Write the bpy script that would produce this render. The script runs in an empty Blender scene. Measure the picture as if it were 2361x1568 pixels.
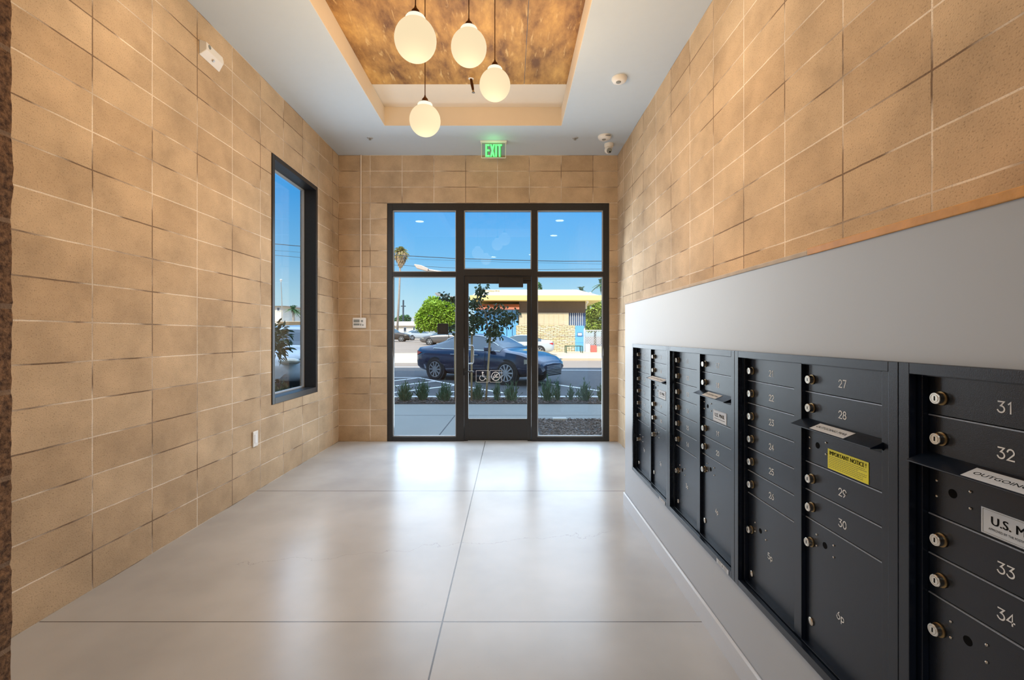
import bpy, math, random
from mathutils import Vector, Matrix
random.seed(7)
C = bpy.context.scene.collection
PI = math.pi

# ------------------------------------------------------------------ camera, world, sun, exposure
F, VX, VY, H, D = 1064.0, 1177.0, 774.0, 1.353, 5.895
cam_d = bpy.data.cameras.new('camera')
cam = bpy.data.objects.new('camera', cam_d); C.objects.link(cam)
cam.location = (0, 0, H); cam.rotation_euler = (PI/2, 0, 0)
cam_d.sensor_width = 36.0; cam_d.sensor_fit = 'HORIZONTAL'
cam_d.lens = 36.0*F/2361
cam_d.shift_x = (1180.5-VX)/2361; cam_d.shift_y = (VY-784.0)/2361
cam_d.clip_start = 0.02; cam_d.clip_end = 600
bpy.context.scene.camera = cam
def P(px, py, d): return Vector(((px-VX)*d/F, d, H+(VY-py)*d/F))

sc = bpy.context.scene
sc.view_settings.view_transform = 'Standard'; sc.view_settings.look = 'None'
sc.view_settings.gamma = 1.0; sc.view_settings.use_curve_mapping = False
sc.view_settings.exposure = 0.0

world = bpy.data.worlds.new('sky'); sc.world = world; world.use_nodes = True
wn = world.node_tree; wn.nodes.clear()
w_out = wn.nodes.new('ShaderNodeOutputWorld'); w_bg = wn.nodes.new('ShaderNodeBackground')
w_tc = wn.nodes.new('ShaderNodeTexCoord'); w_sep = wn.nodes.new('ShaderNodeSeparateXYZ'); w_r = wn.nodes.new('ShaderNodeValToRGB')
wn.links.new(w_tc.outputs['Generated'], w_sep.inputs[0]); wn.links.new(w_sep.outputs['Z'], w_r.inputs[0])
wn.links.new(w_r.outputs[0], w_bg.inputs[0]); wn.links.new(w_bg.outputs[0], w_out.inputs[0])
cr = w_r.color_ramp
cr.elements[0].position = 0.0; cr.elements[0].color = (.78, .95, 1.0, 1)
cr.elements[1].position = 1.0; cr.elements[1].color = (.50, .64, .86, 1)
for p_, c_ in ((.08, (.50, .82, 1.0)), (.16, (.22, .60, 1.0)), (.27, (.085, .45, 1.0)), (.36, (.08, .42, 1.0)), (.5, (.40, .60, .90))):
    e = cr.elements.new(p_); e.color = (*c_, 1)
w_m = wn.nodes.new('ShaderNodeMapRange'); w_m.interpolation_type = 'SMOOTHSTEP'
w_m.inputs[1].default_value = .33; w_m.inputs[2].default_value = .62; w_m.inputs[3].default_value = 1.0; w_m.inputs[4].default_value = 3.4
wn.links.new(w_sep.outputs['Z'], w_m.inputs[0]); wn.links.new(w_m.outputs[0], w_bg.inputs[1])

def lamp(name, kind, loc, energy, color, rot=(0,0,0), **kw):
    l = bpy.data.lights.new(name, kind); l.energy = energy; l.color = color
    for k, v in kw.items(): setattr(l, k, v)
    o = bpy.data.objects.new(name, l); C.objects.link(o); o.location = loc; o.rotation_euler = rot
    if kind == 'POINT': o.visible_glossy = False
    return o
sd = Vector((0.24, 0.74, -0.63)).normalized()
sun = lamp('sun', 'SUN', (0, -20, 30), 4.6, (1, .87, .66), angle=0.009)
sun.rotation_euler = (-sd).to_track_quat('Z', 'Y').to_euler()

# area lights added inside the glazed entrance and left window to boost daylight
lamp('daylight_fill_entrance', 'AREA', (-.158, D-.03, 1.40), 78, (.82, .92, 1.0), rot=(-PI/2+.22, 0, 0), shape='RECTANGLE', size=2.7, size_y=2.6)
lamp('daylight_fill_window', 'AREA', (-2.12, 4.77, 1.88), 20, (.76, .88, 1.0), rot=(0, -PI/2, 0), shape='RECTANGLE', size=2.2, size_y=.9)

# ------------------------------------------------------------------ materials
M = {}
def nodes_of(name):
    m = bpy.data.materials.new(name); m.use_nodes = True
    nt = m.node_tree; b = nt.nodes['Principled BSDF']; M[name] = m
    return m, nt, b
def N(nt, t, **kw):
    n = nt.nodes.new(t)
    for k, v in kw.items():
        if k in n.inputs.keys() if hasattr(n.inputs, 'keys') else False: n.inputs[k].default_value = v
        else: setattr(n, k, v)
    return n
def mat(name, col, rough=.5, metal=0.0, var=.12, nscale=12.0, bump=0.0, bscale=60.0, emit=None, estr=0.0, coat=0.0, spec=.5):
    m, nt, b = nodes_of(name)
    tc = nt.nodes.new('ShaderNodeTexCoord'); nz = nt.nodes.new('ShaderNodeTexNoise')
    nz.inputs['Scale'].default_value = nscale; nz.inputs['Detail'].default_value = 5
    nt.links.new(tc.outputs['Object'], nz.inputs['Vector'])
    mx = nt.nodes.new('ShaderNodeMix'); mx.data_type = 'RGBA'
    mx.inputs[6].default_value = (*[c*(1-var) for c in col], 1); mx.inputs[7].default_value = (*[min(1, c*(1+var)) for c in col], 1)
    nt.links.new(nz.outputs[0], mx.inputs[0]); nt.links.new(mx.outputs[2], b.inputs['Base Color'])
    b.inputs['Roughness'].default_value = rough; b.inputs['Metallic'].default_value = metal
    b.inputs['Specular IOR Level'].default_value = spec
    b.inputs['Coat Weight'].default_value = coat
    if bump:
        n2 = nt.nodes.new('ShaderNodeTexNoise'); n2.inputs['Scale'].default_value = bscale; n2.inputs['Detail'].default_value = 4
        nt.links.new(tc.outputs['Object'], n2.inputs['Vector'])
        bp = nt.nodes.new('ShaderNodeBump'); bp.inputs['Strength'].default_value = bump; bp.inputs['Distance'].default_value = .002
        nt.links.new(n2.outputs[0], bp.inputs['Height']); nt.links.new(bp.outputs[0], b.inputs['Normal'])
    if emit:
        b.inputs['Emission Color'].default_value = (*emit, 1); b.inputs['Emission Strength'].default_value = estr
    return m

# concrete block, stack bond, in UV metres
def block_mat(name, c1, c2, light, dark):
    m, nt, b = nodes_of(name); L = nt.links.new
    uv = nt.nodes.new('ShaderNodeUVMap'); uv.uv_map = 'UVMap'
    wob = nt.nodes.new('ShaderNodeTexNoise'); wob.inputs['Scale'].default_value = 9; wob.inputs['Detail'].default_value = 6
    L(uv.outputs[0], wob.inputs['Vector'])
    sub = nt.nodes.new('ShaderNodeVectorMath'); sub.operation = 'SUBTRACT'; sub.inputs[1].default_value = (.5, .5, .5)
    L(wob.outputs['Color'], sub.inputs[0])
    scl = nt.nodes.new('ShaderNodeVectorMath'); scl.operation = 'SCALE'; scl.inputs['Scale'].default_value = .006
    L(sub.outputs[0], scl.inputs[0])
    add = nt.nodes.new('ShaderNodeVectorMath'); add.operation = 'ADD'
    L(uv.outputs[0], add.inputs[0]); L(scl.outputs[0], add.inputs[1])
    br = nt.nodes.new('ShaderNodeTexBrick'); br.offset = 0.0; br.squash = 1.0
    br.inputs['Color1'].default_value = (*c1, 1); br.inputs['Color2'].default_value = (*c2, 1)
    br.inputs['Scale'].default_value = 1.0; br.inputs['Mortar Size'].default_value = .0042; br.inputs['Mortar Smooth'].default_value = .25
    br.inputs['Brick Width'].default_value = .4064; br.inputs['Row Height'].default_value = .2032; br.inputs['Bias'].default_value = 0
    L(add.outputs[0], br.inputs['Vector'])
    mn = nt.nodes.new('ShaderNodeTexNoise'); mn.inputs['Scale'].default_value = 1.9; mn.inputs['Detail'].default_value = 3
    L(uv.outputs[0], mn.inputs['Vector'])
    rmp = nt.nodes.new('ShaderNodeValToRGB'); rmp.color_ramp.elements[0].position = .42; rmp.color_ramp.elements[1].position = .54
    rmp.color_ramp.elements[0].color = (*dark, 1); rmp.color_ramp.elements[1].color = (*light, 1)
    L(mn.outputs[0], rmp.inputs[0]); L(rmp.outputs[0], br.inputs['Mortar'])
    # large tonal drift and fine pits
    big = nt.nodes.new('ShaderNodeTexNoise'); big.inputs['Scale'].default_value = 2.6; big.inputs['Detail'].default_value = 7; big.inputs['Roughness'].default_value = .62
    L(uv.outputs[0], big.inputs['Vector'])
    r2 = nt.nodes.new('ShaderNodeMapRange'); r2.inputs[1].default_value = .3; r2.inputs[2].default_value = .7; r2.inputs[3].default_value = .77; r2.inputs[4].default_value = 1.18
    L(big.outputs[0], r2.inputs[0])
    fine = nt.nodes.new('ShaderNodeTexNoise'); fine.inputs['Scale'].default_value = 150; fine.inputs['Detail'].default_value = 3
    L(uv.outputs[0], fine.inputs['Vector'])
    r3 = nt.nodes.new('ShaderNodeMapRange'); r3.inputs[1].default_value = .26; r3.inputs[2].default_value = .44; r3.inputs[3].default_value = .60; r3.inputs[4].default_value = 1.0
    L(fine.outputs[0], r3.inputs[0])
    mul = nt.nodes.new('ShaderNodeMath'); mul.operation = 'MULTIPLY'; L(r2.outputs[0], mul.inputs[0]); L(r3.outputs[0], mul.inputs[1])
    vm = nt.nodes.new('ShaderNodeVectorMath'); vm.operation = 'SCALE'; L(br.outputs['Color'], vm.inputs[0]); L(mul.outputs[0], vm.inputs['Scale'])
    L(vm.outputs[0], b.inputs['Base Color']); b.inputs['Roughness'].default_value = .88; b.inputs['Specular IOR Level'].default_value = .25
    inv = nt.nodes.new('ShaderNodeMath'); inv.operation = 'MULTIPLY_ADD'; inv.inputs[1].default_value = -1.0; inv.inputs[2].default_value = 1.0
    L(br.outputs['Fac'], inv.inputs[0])
    hs = nt.nodes.new('ShaderNodeMath'); hs.operation = 'MULTIPLY_ADD'; hs.inputs[1].default_value = .22; L(r3.outputs[0], hs.inputs[0]); L(inv.outputs[0], hs.inputs[2])
    hb = nt.nodes.new('ShaderNodeMath'); hb.operation = 'MULTIPLY_ADD'; hb.inputs[1].default_value = .5; L(fine.outputs[0], hb.inputs[0]); L(hs.outputs[0], hb.inputs[2])
    bp = nt.nodes.new('ShaderNodeBump'); bp.inputs['Strength'].default_value = .55; bp.inputs['Distance'].default_value = .004
    L(hb.outputs[0], bp.inputs['Height']); L(bp.outputs[0], b.inputs['Normal'])
    return m
block_mat('block', (.50, .365, .235), (.60, .455, .305), (.78, .68, .56), (.22, .15, .10))

# polished concrete floor with saw cuts and a hairline crack (object coordinates = world)
def floor_mat():
    m, nt, b = nodes_of('floor_concrete'); L = nt.links.new
    geo = nt.nodes.new('ShaderNodeNewGeometry'); sep = nt.nodes.new('ShaderNodeSeparateXYZ'); L(geo.outputs['Position'], sep.inputs[0])
    def math_(op, a, b_=None, c=None):
        n = nt.nodes.new('ShaderNodeMath'); n.operation = op
        for i, v in enumerate((a, b_, c)):
            if v is None: continue
            if isinstance(v, (int, float)): n.inputs[i].default_value = v
            else: L(v, n.inputs[i])
        return n.outputs[0]
    X, Y = sep.outputs[0], sep.outputs[1]
    def line(coord, pos, hw): return math_('LESS_THAN', math_('ABSOLUTE', math_('SUBTRACT', coord, pos)), hw)
    l1 = line(X, -.322, .0036); l2 = line(Y, 4.02, .0042); l3 = line(Y, 2.182, .0030); l4 = line(Y, .35, .003)
    cut = math_('MAXIMUM', math_('MAXIMUM', l1, l2), math_('MAXIMUM', l3, l4))
    nz = nt.nodes.new('ShaderNodeTexNoise'); nz.inputs['Scale'].default_value = 3.2; nz.inputs['Detail'].default_value = 7; nz.inputs['Roughness'].default_value = .6
    L(geo.outputs['Position'], nz.inputs['Vector'])
    cy = math_('ADD', math_('MULTIPLY_ADD', X, .19, 3.045), math_('MULTIPLY', math_('SUBTRACT', nz.outputs[0], .5), .42))
    crk = math_('LESS_THAN', math_('ABSOLUTE', math_('SUBTRACT', Y, cy)), .0016)
    crk = math_('MULTIPLY', crk, math_('MULTIPLY', math_('GREATER_THAN', X, -1.62), math_('LESS_THAN', X, .70)))
    n1 = nt.nodes.new('ShaderNodeTexNoise'); n1.inputs['Scale'].default_value = 1.1; n1.inputs['Detail'].default_value = 4; n1.inputs['Roughness'].default_value = .5
    L(geo.outputs['Position'], n1.inputs['Vector'])
    rp = nt.nodes.new('ShaderNodeValToRGB'); rp.color_ramp.interpolation = 'EASE'; rp.color_ramp.elements[0].position = .0; rp.color_ramp.elements[1].position = 1.0
    rp.color_ramp.elements[0].color = (.30, .31, .32, 1); rp.color_ramp.elements[1].color = (.60, .61, .62, 1)
    L(n1.outputs[0], rp.inputs[0])
    n2 = nt.nodes.new('ShaderNodeTexNoise'); n2.inputs['Scale'].default_value = 140; n2.inputs['Detail'].default_value = 2
    L(geo.outputs['Position'], n2.inputs['Vector'])
    sp = math_('LESS_THAN', n2.outputs[0], .25)
    dark = math_('MAXIMUM', math_('MULTIPLY', cut, .86), math_('MAXIMUM', math_('MULTIPLY', crk, .36), math_('MULTIPLY', sp, .25)))
    mx = nt.nodes.new('ShaderNodeMix'); mx.data_type = 'RGBA'; L(dark, mx.inputs[0]); L(rp.outputs[0], mx.inputs[6]); mx.inputs[7].default_value = (.05, .04, .035, 1)
    L(mx.outputs[2], b.inputs['Base Color'])
    rr = nt.nodes.new('ShaderNodeMapRange'); rr.inputs[1].default_value = .3; rr.inputs[2].default_value = .7; rr.inputs[3].default_value = .22; rr.inputs[4].default_value = .34
    b.inputs['Roughness'].default_value = .26
    b.inputs['Specular IOR Level'].default_value = .55
    bp = nt.nodes.new('ShaderNodeBump'); bp.inputs['Strength'].default_value = .6; bp.inputs['Distance'].default_value = .003; bp.invert = True
    L(cut, bp.inputs['Height']); L(bp.outputs[0], b.inputs['Normal'])
floor_mat()

# gold coloured scuffed ceiling panels
def gold_mat():
    m, nt, b = nodes_of('gold_panel'); L = nt.links.new
    tc = nt.nodes.new('ShaderNodeNewGeometry')
    mp = nt.nodes.new('ShaderNodeMapping'); mp.inputs['Scale'].default_value = (1.9, .8, 1); L(tc.outputs['Position'], mp.inputs[0])
    n1 = nt.nodes.new('ShaderNodeTexNoise'); n1.inputs['Scale'].default_value = 2.4; n1.inputs['Detail'].default_value = 10; n1.inputs['Roughness'].default_value = .66; n1.inputs['Distortion'].default_value = .12
    L(mp.outputs[0], n1.inputs['Vector'])
    rp = nt.nodes.new('ShaderNodeValToRGB'); e = rp.color_ramp.elements
    e[0].position = .36; e[0].color = (.17, .07, .016, 1); e[1].position = .72; e[1].color = (.78, .45, .12, 1)
    k = e.new(.47); k.color = (.38, .19, .045, 1); k = e.new(.57); k.color = (.54, .29, .075, 1)
    L(n1.outputs[0], rp.inputs[0])
    mp2 = nt.nodes.new('ShaderNodeMapping'); mp2.inputs['Scale'].default_value = (30, 6, 1); L(tc.outputs['Position'], mp2.inputs[0])
    n2 = nt.nodes.new('ShaderNodeTexNoise'); n2.inputs['Scale'].default_value = 1.0; n2.inputs['Detail'].default_value = 6; n2.inputs['Distortion'].default_value = .5
    L(mp2.outputs[0], n2.inputs['Vector'])
    r2 = nt.nodes.new('ShaderNodeMapRange'); r2.inputs[1].default_value = .61; r2.inputs[2].default_value = .70; r2.inputs[4].default_value = .65; L(n2.outputs[0], r2.inputs[0])
    mx = nt.nodes.new('ShaderNodeMix'); mx.data_type = 'RGBA'; L(r2.outputs[0], mx.inputs[0]); L(rp.outputs[0], mx.inputs[6]); mx.inputs[7].default_value = (.80, .54, .22, 1)
    L(mx.outputs[2], b.inputs['Base Color']); b.inputs['Roughness'].default_value = .55; b.inputs['Metallic'].default_value = 0
gold_mat()

mat('ceiling_paint', (.55, .62, .68), .85, var=.02, bump=.12, bscale=120)
mat('recess_warm_glow', (.76, .67, .55), .85, var=.02, bump=.1, bscale=120)  # ceiling paint with the pendants' warm glow put into the colour
mat('dado_paint', (.48, .525, .58), .36, var=.025, nscale=3, bump=.15, bscale=9)
mat('base_paint', (.60, .64, .70), .2, var=.02)
mat('cap_wood', (.72, .36, .10), .45, var=.3, nscale=20, bump=.4)
mat('cap_plaster', (.62, .55, .47), .8, var=.25, nscale=14, bump=.6)
mat('frame_bronze', (.030, .028, .026), .42, metal=.2, var=.2, nscale=40)
mat('frame_black', (.022, .024, .028), .38, var=.2, nscale=40)
mat('bead_grey', (.50, .53, .56), .4, metal=.3, var=.05)
mat('mail_paint', (.008, .013, .024), .21, var=.25, nscale=220, bump=.16, bscale=700, spec=.55)
mat('mail_dark', (.008, .008, .009), .6)
mat('hinge', (.22, .25, .29), .3, metal=.7)
mat('mail_edge_lit', (.30, .34, .40), .3, metal=.3, var=.3, nscale=200, bump=.4, bscale=400)  # door lips lightened, the light they catch put into the colour
mat('nickel', (.72, .68, .60), .25, metal=1.0, var=.1)
mat('brass', (.35, .25, .12), .35, metal=.9)
mat('ink_white', (.86, .88, .90), .6, var=.02)
mat('ink_black', (.006, .006, .006), .9, spec=.1)
mat('ink_faint', (.35, .33, .03), .6)
mat('label_yellow', (.86, .80, .02), .5, var=.04)
mat('label_white', (.66, .72, .80), .5, var=.03)
mat('plastic_white', (.80, .78, .74), .45, var=.03)
mat('plastic_grey', (.25, .26, .24), .4)
mat('plastic_black', (.02, .02, .02), .35)
mat('conduit', (.78, .66, .54), .5, var=.04)
mat('bronze', (.11, .05, .025), .4, metal=.8)
mat('globe', (.03, .03, .03), .9, spec=.1, emit=(1.0, .80, .50), estr=.96, var=.02)
mat('globe_hot', (.05, .05, .05), .9, spec=.1, emit=(1.0, .90, .70), estr=1.15, var=.02)
mat('lens_light', (.9, .9, .9), .4, emit=(1.0, .9, .75), estr=11)
mat('exit_green', (.1, .6, .2), .4, emit=(.16, .95, .26), estr=1.0)
mat('exit_green_dim', (.05, .35, .1), .4, emit=(.06, .42, .08), estr=.5)
mat('chrome', (.8, .8, .8), .15, metal=1)
mat('concrete_walk', (.285, .295, .27), .85, var=.08, nscale=2, bump=.3)
mat('curb', (.60, .61, .57), .85, var=.1, nscale=4)
mat('asphalt_shade_joint', (.065, .07, .075), .85, var=.25, nscale=3, bump=.5, bscale=200)  # street asphalt with the building's shade in its colour; also the walk joints
mat('asphalt', (.33, .25, .185), .9, var=.2, nscale=.35, bump=.3)
mat('concrete_far', (.62, .49, .34), .9, var=.14, nscale=.6)
mat('paint_line', (.85, .87, .86), .6, var=.08)
mat('mulch', (.055, .048, .044), .95, var=.6, nscale=60, bump=1.0, bscale=80)
mat('chip', (.16, .13, .11), .9, var=.7, nscale=9)
mat('leaf_dark', (.035, .085, .035), .5, var=.5, nscale=4)
mat('leaf_shrub', (.10, .20, .11), .6, var=.5, nscale=6)
mat('leaf_bright', (.27, .42, .035), .6, var=.45, nscale=1.2)
mat('leaf_bright2', (.36, .45, .08), .6, var=.4, nscale=1.2)
mat('leaf_palm', (.42, .40, .13), .6, var=.5, nscale=1.5)
mat('leaf_palm_green', (.10, .22, .09), .6, var=.4, nscale=1.5)
mat('palm_skirt', (.48, .34, .20), .9, var=.4, nscale=3)
mat('bark', (.34, .29, .24), .9, var=.3, nscale=6)
mat('stake_wood', (.50, .36, .19), .8, var=.2, nscale=9)
mat('wire', (.03, .05, .07), .6)
mat('lamp_metal', (.62, .52, .45), .5, metal=.2)
mat('b_yellow', (.92, .74, .26), .8, var=.06)
mat('b_cream', (.90, .82, .68), .85, var=.08, nscale=1.5)
mat('b_red', (.60, .22, .14), .8, var=.1)
mat('b_blue', (.13, .42, .78), .6, var=.1, nscale=1)
mat('b_navy', (.06, .12, .26), .6)
mat('b_brown', (.14, .10, .075), .8, var=.15)
mat('b_tan', (.66, .56, .40), .85, var=.1)
mat('b_rail', (.62, .64, .66), .5)
mat('roof_grey', (.30, .29, .27), .9)
mat('car_glass', (.05, .085, .11), .08, var=.05, spec=.8)
mat('car_navy', (.020, .032, .070), .16, metal=.3, var=.06, coat=.8)
mat('car_white', (.50, .54, .56), .25, var=.03, coat=.5)
mat('car_grey', (.15, .14, .135), .25, metal=.4, var=.05, coat=.5)
mat('car_brown', (.045, .036, .03), .35, var=.1, coat=.3)
mat('tyre', (.018, .018, .018), .8)
mat('rim', (.55, .55, .56), .3, metal=.8)
mat('light_red', (.55, .03, .03), .2, coat=.5)
mat('light_clear', (.50, .47, .38), .12, metal=.4, coat=.5)
mat('board_red', (.60, .13, .10), .7)
mat('mass_wall', (.50, .42, .33), .9)

def stone_mat():
    m, nt, b = nodes_of('stone'); L = nt.links.new
    tc = nt.nodes.new('ShaderNodeTexCoord'); mp = nt.nodes.new('ShaderNodeMapping'); mp.inputs['Rotation'].default_value = (PI/2, 0, 0); L(tc.outputs['Object'], mp.inputs[0])
    nz = nt.nodes.new('ShaderNodeTexNoise'); nz.inputs['Scale'].default_value = 1.6; L(mp.outputs[0], nz.inputs['Vector'])
    ad = nt.nodes.new('ShaderNodeVectorMath'); ad.operation = 'MULTIPLY_ADD'; ad.inputs[1].default_value = (.35, .2, 0); L(nz.outputs['Color'], ad.inputs[0]); L(mp.outputs[0], ad.inputs[2])
    br = nt.nodes.new('ShaderNodeTexBrick'); br.inputs['Scale'].default_value = 1; br.inputs['Brick Width'].default_value = .36; br.inputs['Row Height'].default_value = .115
    br.inputs['Mortar Size'].default_value = .015; br.inputs['Color1'].default_value = (.88, .74, .50, 1); br.inputs['Color2'].default_value = (.70, .54, .30, 1); br.inputs['Mortar'].default_value = (.22, .14, .07, 1)
    br.inputs['Mortar Smooth'].default_value = .4
    L(ad.outputs[0], br.inputs['Vector']); L(br.outputs[0], b.inputs['Base Color']); b.inputs['Roughness'].default_value = .9
    bp = nt.nodes.new('ShaderNodeBump'); bp.inputs['Strength'].default_value = .8; bp.inputs['Distance'].default_value = .03; bp.invert = True
    L(br.outputs['Fac'], bp.inputs['Height']); L(bp.outputs[0], b.inputs['Normal'])
stone_mat()
def rough_mat():
    m, nt, b = nodes_of('block_raw'); L = nt.links.new
    tc = nt.nodes.new('ShaderNodeNewGeometry'); n1 = nt.nodes.new('ShaderNodeTexNoise'); n1.inputs['Scale'].default_value = 75; n1.inputs['Detail'].default_value = 6; n1.inputs['Roughness'].default_value = .7
    L(tc.outputs['Position'], n1.inputs['Vector'])
    rp = nt.nodes.new('ShaderNodeValToRGB'); e = rp.color_ramp.elements
    e[0].position = .36; e[0].color = (.07, .035, .02, 1); e[1].position = .66; e[1].color = (.36, .20, .10, 1)
    L(n1.outputs[0], rp.inputs[0])
    sep = nt.nodes.new('ShaderNodeSeparateXYZ'); L(tc.outputs['Position'], sep.inputs[0])
    md = nt.nodes.new('ShaderNodeMath'); md.operation = 'PINGPONG'; md.inputs[1].default_value = .1016; L(sep.outputs[2], md.inputs[0])
    lt = nt.nodes.new('ShaderNodeMath'); lt.operation = 'LESS_THAN'; lt.inputs[1].default_value = .006; L(md.outputs[0], lt.inputs[0])
    mx = nt.nodes.new('ShaderNodeMix'); mx.data_type = 'RGBA'; L(lt.outputs[0], mx.inputs[0]); L(rp.outputs[0], mx.inputs[6]); mx.inputs[7].default_value = (.30, .20, .13, 1)
    L(mx.outputs[2], b.inputs['Base Color']); b.inputs['Roughness'].default_value = .95
    bp = nt.nodes.new('ShaderNodeBump'); bp.inputs['Strength'].default_value = .9; bp.inputs['Distance'].default_value = .006
    L(n1.outputs[0], bp.inputs['Height']); L(bp.outputs[0], b.inputs['Normal'])
rough_mat()
def glass_mat(name, tint, ior=1.5, gain=1.0):
    m = bpy.data.materials.new(name); m.use_nodes = True; nt = m.node_tree; nt.nodes.clear(); M[name] = m
    o = nt.nodes.new('ShaderNodeOutputMaterial'); mx = nt.nodes.new('ShaderNodeMixShader')
    t = nt.nodes.new('ShaderNodeBsdfTransparent'); g = nt.nodes.new('ShaderNodeBsdfGlossy'); fr = nt.nodes.new('ShaderNodeFresnel')
    t.inputs[0].default_value = (*tint, 1); g.inputs['Roughness'].default_value = 0.0; ge = nt.nodes.new('ShaderNodeNewGeometry'); mr_ = nt.nodes.new('ShaderNodeMapRange'); mr_.inputs[3].default_value = ior; mr_.inputs[4].default_value = 1/ior
    nt.links.new(ge.outputs['Backfacing'], mr_.inputs[0]); nt.links.new(mr_.outputs[0], fr.inputs[0])
    nt.links.new(fr.outputs[0], mx.inputs[0]); nt.links.new(t.outputs[0], mx.inputs[1]); nt.links.new(g.outputs[0], mx.inputs[2]); nt.links.new(mx.outputs[0], o.inputs[0])
glass_mat('glass', (.97, .985, .985))
glass_mat('acrylic', (.86, .93, .86))

# ------------------------------------------------------------------ mesh builder
class MB:
    def __init__(s): s.v = []; s.f = []; s.m = []; s.mi = 0
    def add(s, vs, fs):
        o = len(s.v); s.v += [Vector(p) for p in vs]
        for f in fs: s.f.append(tuple(i+o for i in f)); s.m.append(s.mi)
        return s
    def box(s, x0, x1, y0, y1, z0, z1):
        x0, x1 = min(x0, x1), max(x0, x1); y0, y1 = min(y0, y1), max(y0, y1); z0, z1 = min(z0, z1), max(z0, z1)
        return s.add([(x0,y0,z0),(x1,y0,z0),(x1,y1,z0),(x0,y1,z0),(x0,y0,z1),(x1,y0,z1),(x1,y1,z1),(x0,y1,z1)],
                     [(0,3,2,1),(4,5,6,7),(0,1,5,4),(1,2,6,5),(2,3,7,6),(3,0,4,7)])
    def obox(s, c, ax, ay, az, hx, hy, hz):
        c = Vector(c); ax, ay, az = Vector(ax), Vector(ay), Vector(az); vs = []
        for k in (-1, 1):
            for (i, j) in ((-1,-1),(1,-1),(1,1),(-1,1)): vs.append(c+ax*hx*i+ay*hy*j+az*hz*k)
        return s.add(vs, [(0,3,2,1),(4,5,6,7),(0,1,5,4),(1,2,6,5),(2,3,7,6),(3,0,4,7)])
    def bar(s, a, b, w, h, up=(0,0,1)):
        a, b = Vector(a), Vector(b); d = (b-a); L = d.length; d.normalize(); up = Vector(up)
        r = d.cross(up)
        if r.length < 1e-4: r = d.cross(Vector((1,0,0)))
        r.normalize(); u = r.cross(d)
        return s.obox((a+b)/2, d, r, u, L/2, w/2, h/2)
    def tube(s, pts, rad, n=10, cap=True):
        pts = [Vector(p) for p in pts]
        if not isinstance(rad, (list, tuple)): rad = [rad]*len(pts)
        rings = []; o = len(s.v); prev = None
        for i, p in enumerate(pts):
            d = (pts[min(i+1, len(pts)-1)]-pts[max(i-1, 0)]).normalized()
            if prev is None:
                r = d.cross(Vector((0,0,1)))
                if r.length < 1e-3: r = d.cross(Vector((0,1,0)))
            else: r = prev-d*prev.dot(d)
            r.normalize(); prev = r; u = d.cross(r)
            for k in range(n):
                a = 2*PI*k/n; s.v.append(p+(r*math.cos(a)+u*math.sin(a))*rad[i])
        for i in range(len(pts)-1):
            for k in range(n):
                a = o+i*n+k; b = o+i*n+(k+1)%n
                s.f.append((a, b, b+n, a+n)); s.m.append(s.mi)
        if cap:
            s.f.append(tuple(o+k for k in range(n))[::-1]); s.m.append(s.mi)
            e = o+(len(pts)-1)*n; s.f.append(tuple(e+k for k in range(n))); s.m.append(s.mi)
        return s
    def lathe(s, c, axis, prof, n=24):
        """prof: (distance along axis, radius)"""
        c = Vector(c); a = Vector(axis).normalized(); r = a.cross(Vector((0,0,1)))
        if r.length < 1e-3: r = Vector((1,0,0))
        r.normalize(); u = a.cross(r); o = len(s.v)
        for (t, q) in prof:
            for k in range(n):
                w = 2*PI*k/n; s.v.append(c+a*t+(r*math.cos(w)+u*math.sin(w))*max(q, 1e-5))
        for i in range(len(prof)-1):
            for k in range(n):
                p = o+i*n+k; q = o+i*n+(k+1)%n; s.f.append((p, q, q+n, p+n)); s.m.append(s.mi)
        s.f.append(tuple(o+k for k in range(n))[::-1]); s.m.append(s.mi)
        e = o+(len(prof)-1)*n; s.f.append(tuple(e+k for k in range(n))); s.m.append(s.mi)
        return s
    def prism(s, poly, o, ex, ey, ez, t):
        """poly 2D extruded by t along ez"""
        o, ex, ey, ez = Vector(o), Vector(ex), Vector(ey), Vector(ez); n = len(poly)
        a = [o+ex*p[0]+ey*p[1] for p in poly]; b = [p+ez*t for p in a]
        return s.add(a+b, [tuple(range(n))[::-1], tuple(range(n, 2*n))]+[(i, (i+1)%n, (i+1)%n+n, i+n) for i in range(n)])
    def build(s, name, mt, parent=None, smooth=False, bevel=0.0, local=False, sub=0, seg=2, origin=None, weld=False):
        me = bpy.data.meshes.new(name); o = bpy.data.objects.new(name, me); C.objects.link(o)
        off = Vector((0,0,0))
        if parent is not None:
            o.parent = parent
            if not local:
                q = parent
                while q is not None: off += q.location; q = q.parent
        else:
            if origin is not None: off = Vector(origin)
            else:
                xs = [v.x for v in s.v]; ys = [v.y for v in s.v]; zs = [v.z for v in s.v]
                off = Vector(((min(xs)+max(xs))/2, (min(ys)+max(ys))/2, min(zs)))
            o.location = off
        me.from_pydata([tuple(v-off) for v in s.v], [], s.f)
        for q in (mt if isinstance(mt, (list, tuple)) else [mt]): me.materials.append(M[q])
        me.polygons.foreach_set('material_index', s.m)
        if smooth: me.polygons.foreach_set('use_smooth', [True]*len(me.polygons))
        me.update()
        if weld:
            w = o.modifiers.new('weld', 'WELD'); w.merge_threshold = .0005
        if bevel:
            b = o.modifiers.new('bevel', 'BEVEL'); b.width = bevel; b.segments = seg; b.limit_method = 'ANGLE'; b.angle_limit = .6
            b.harden_normals = False
        if sub:
            b = o.modifiers.new('subdivision', 'SUBSURF'); b.levels = sub; b.render_levels = sub
        return o
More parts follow.
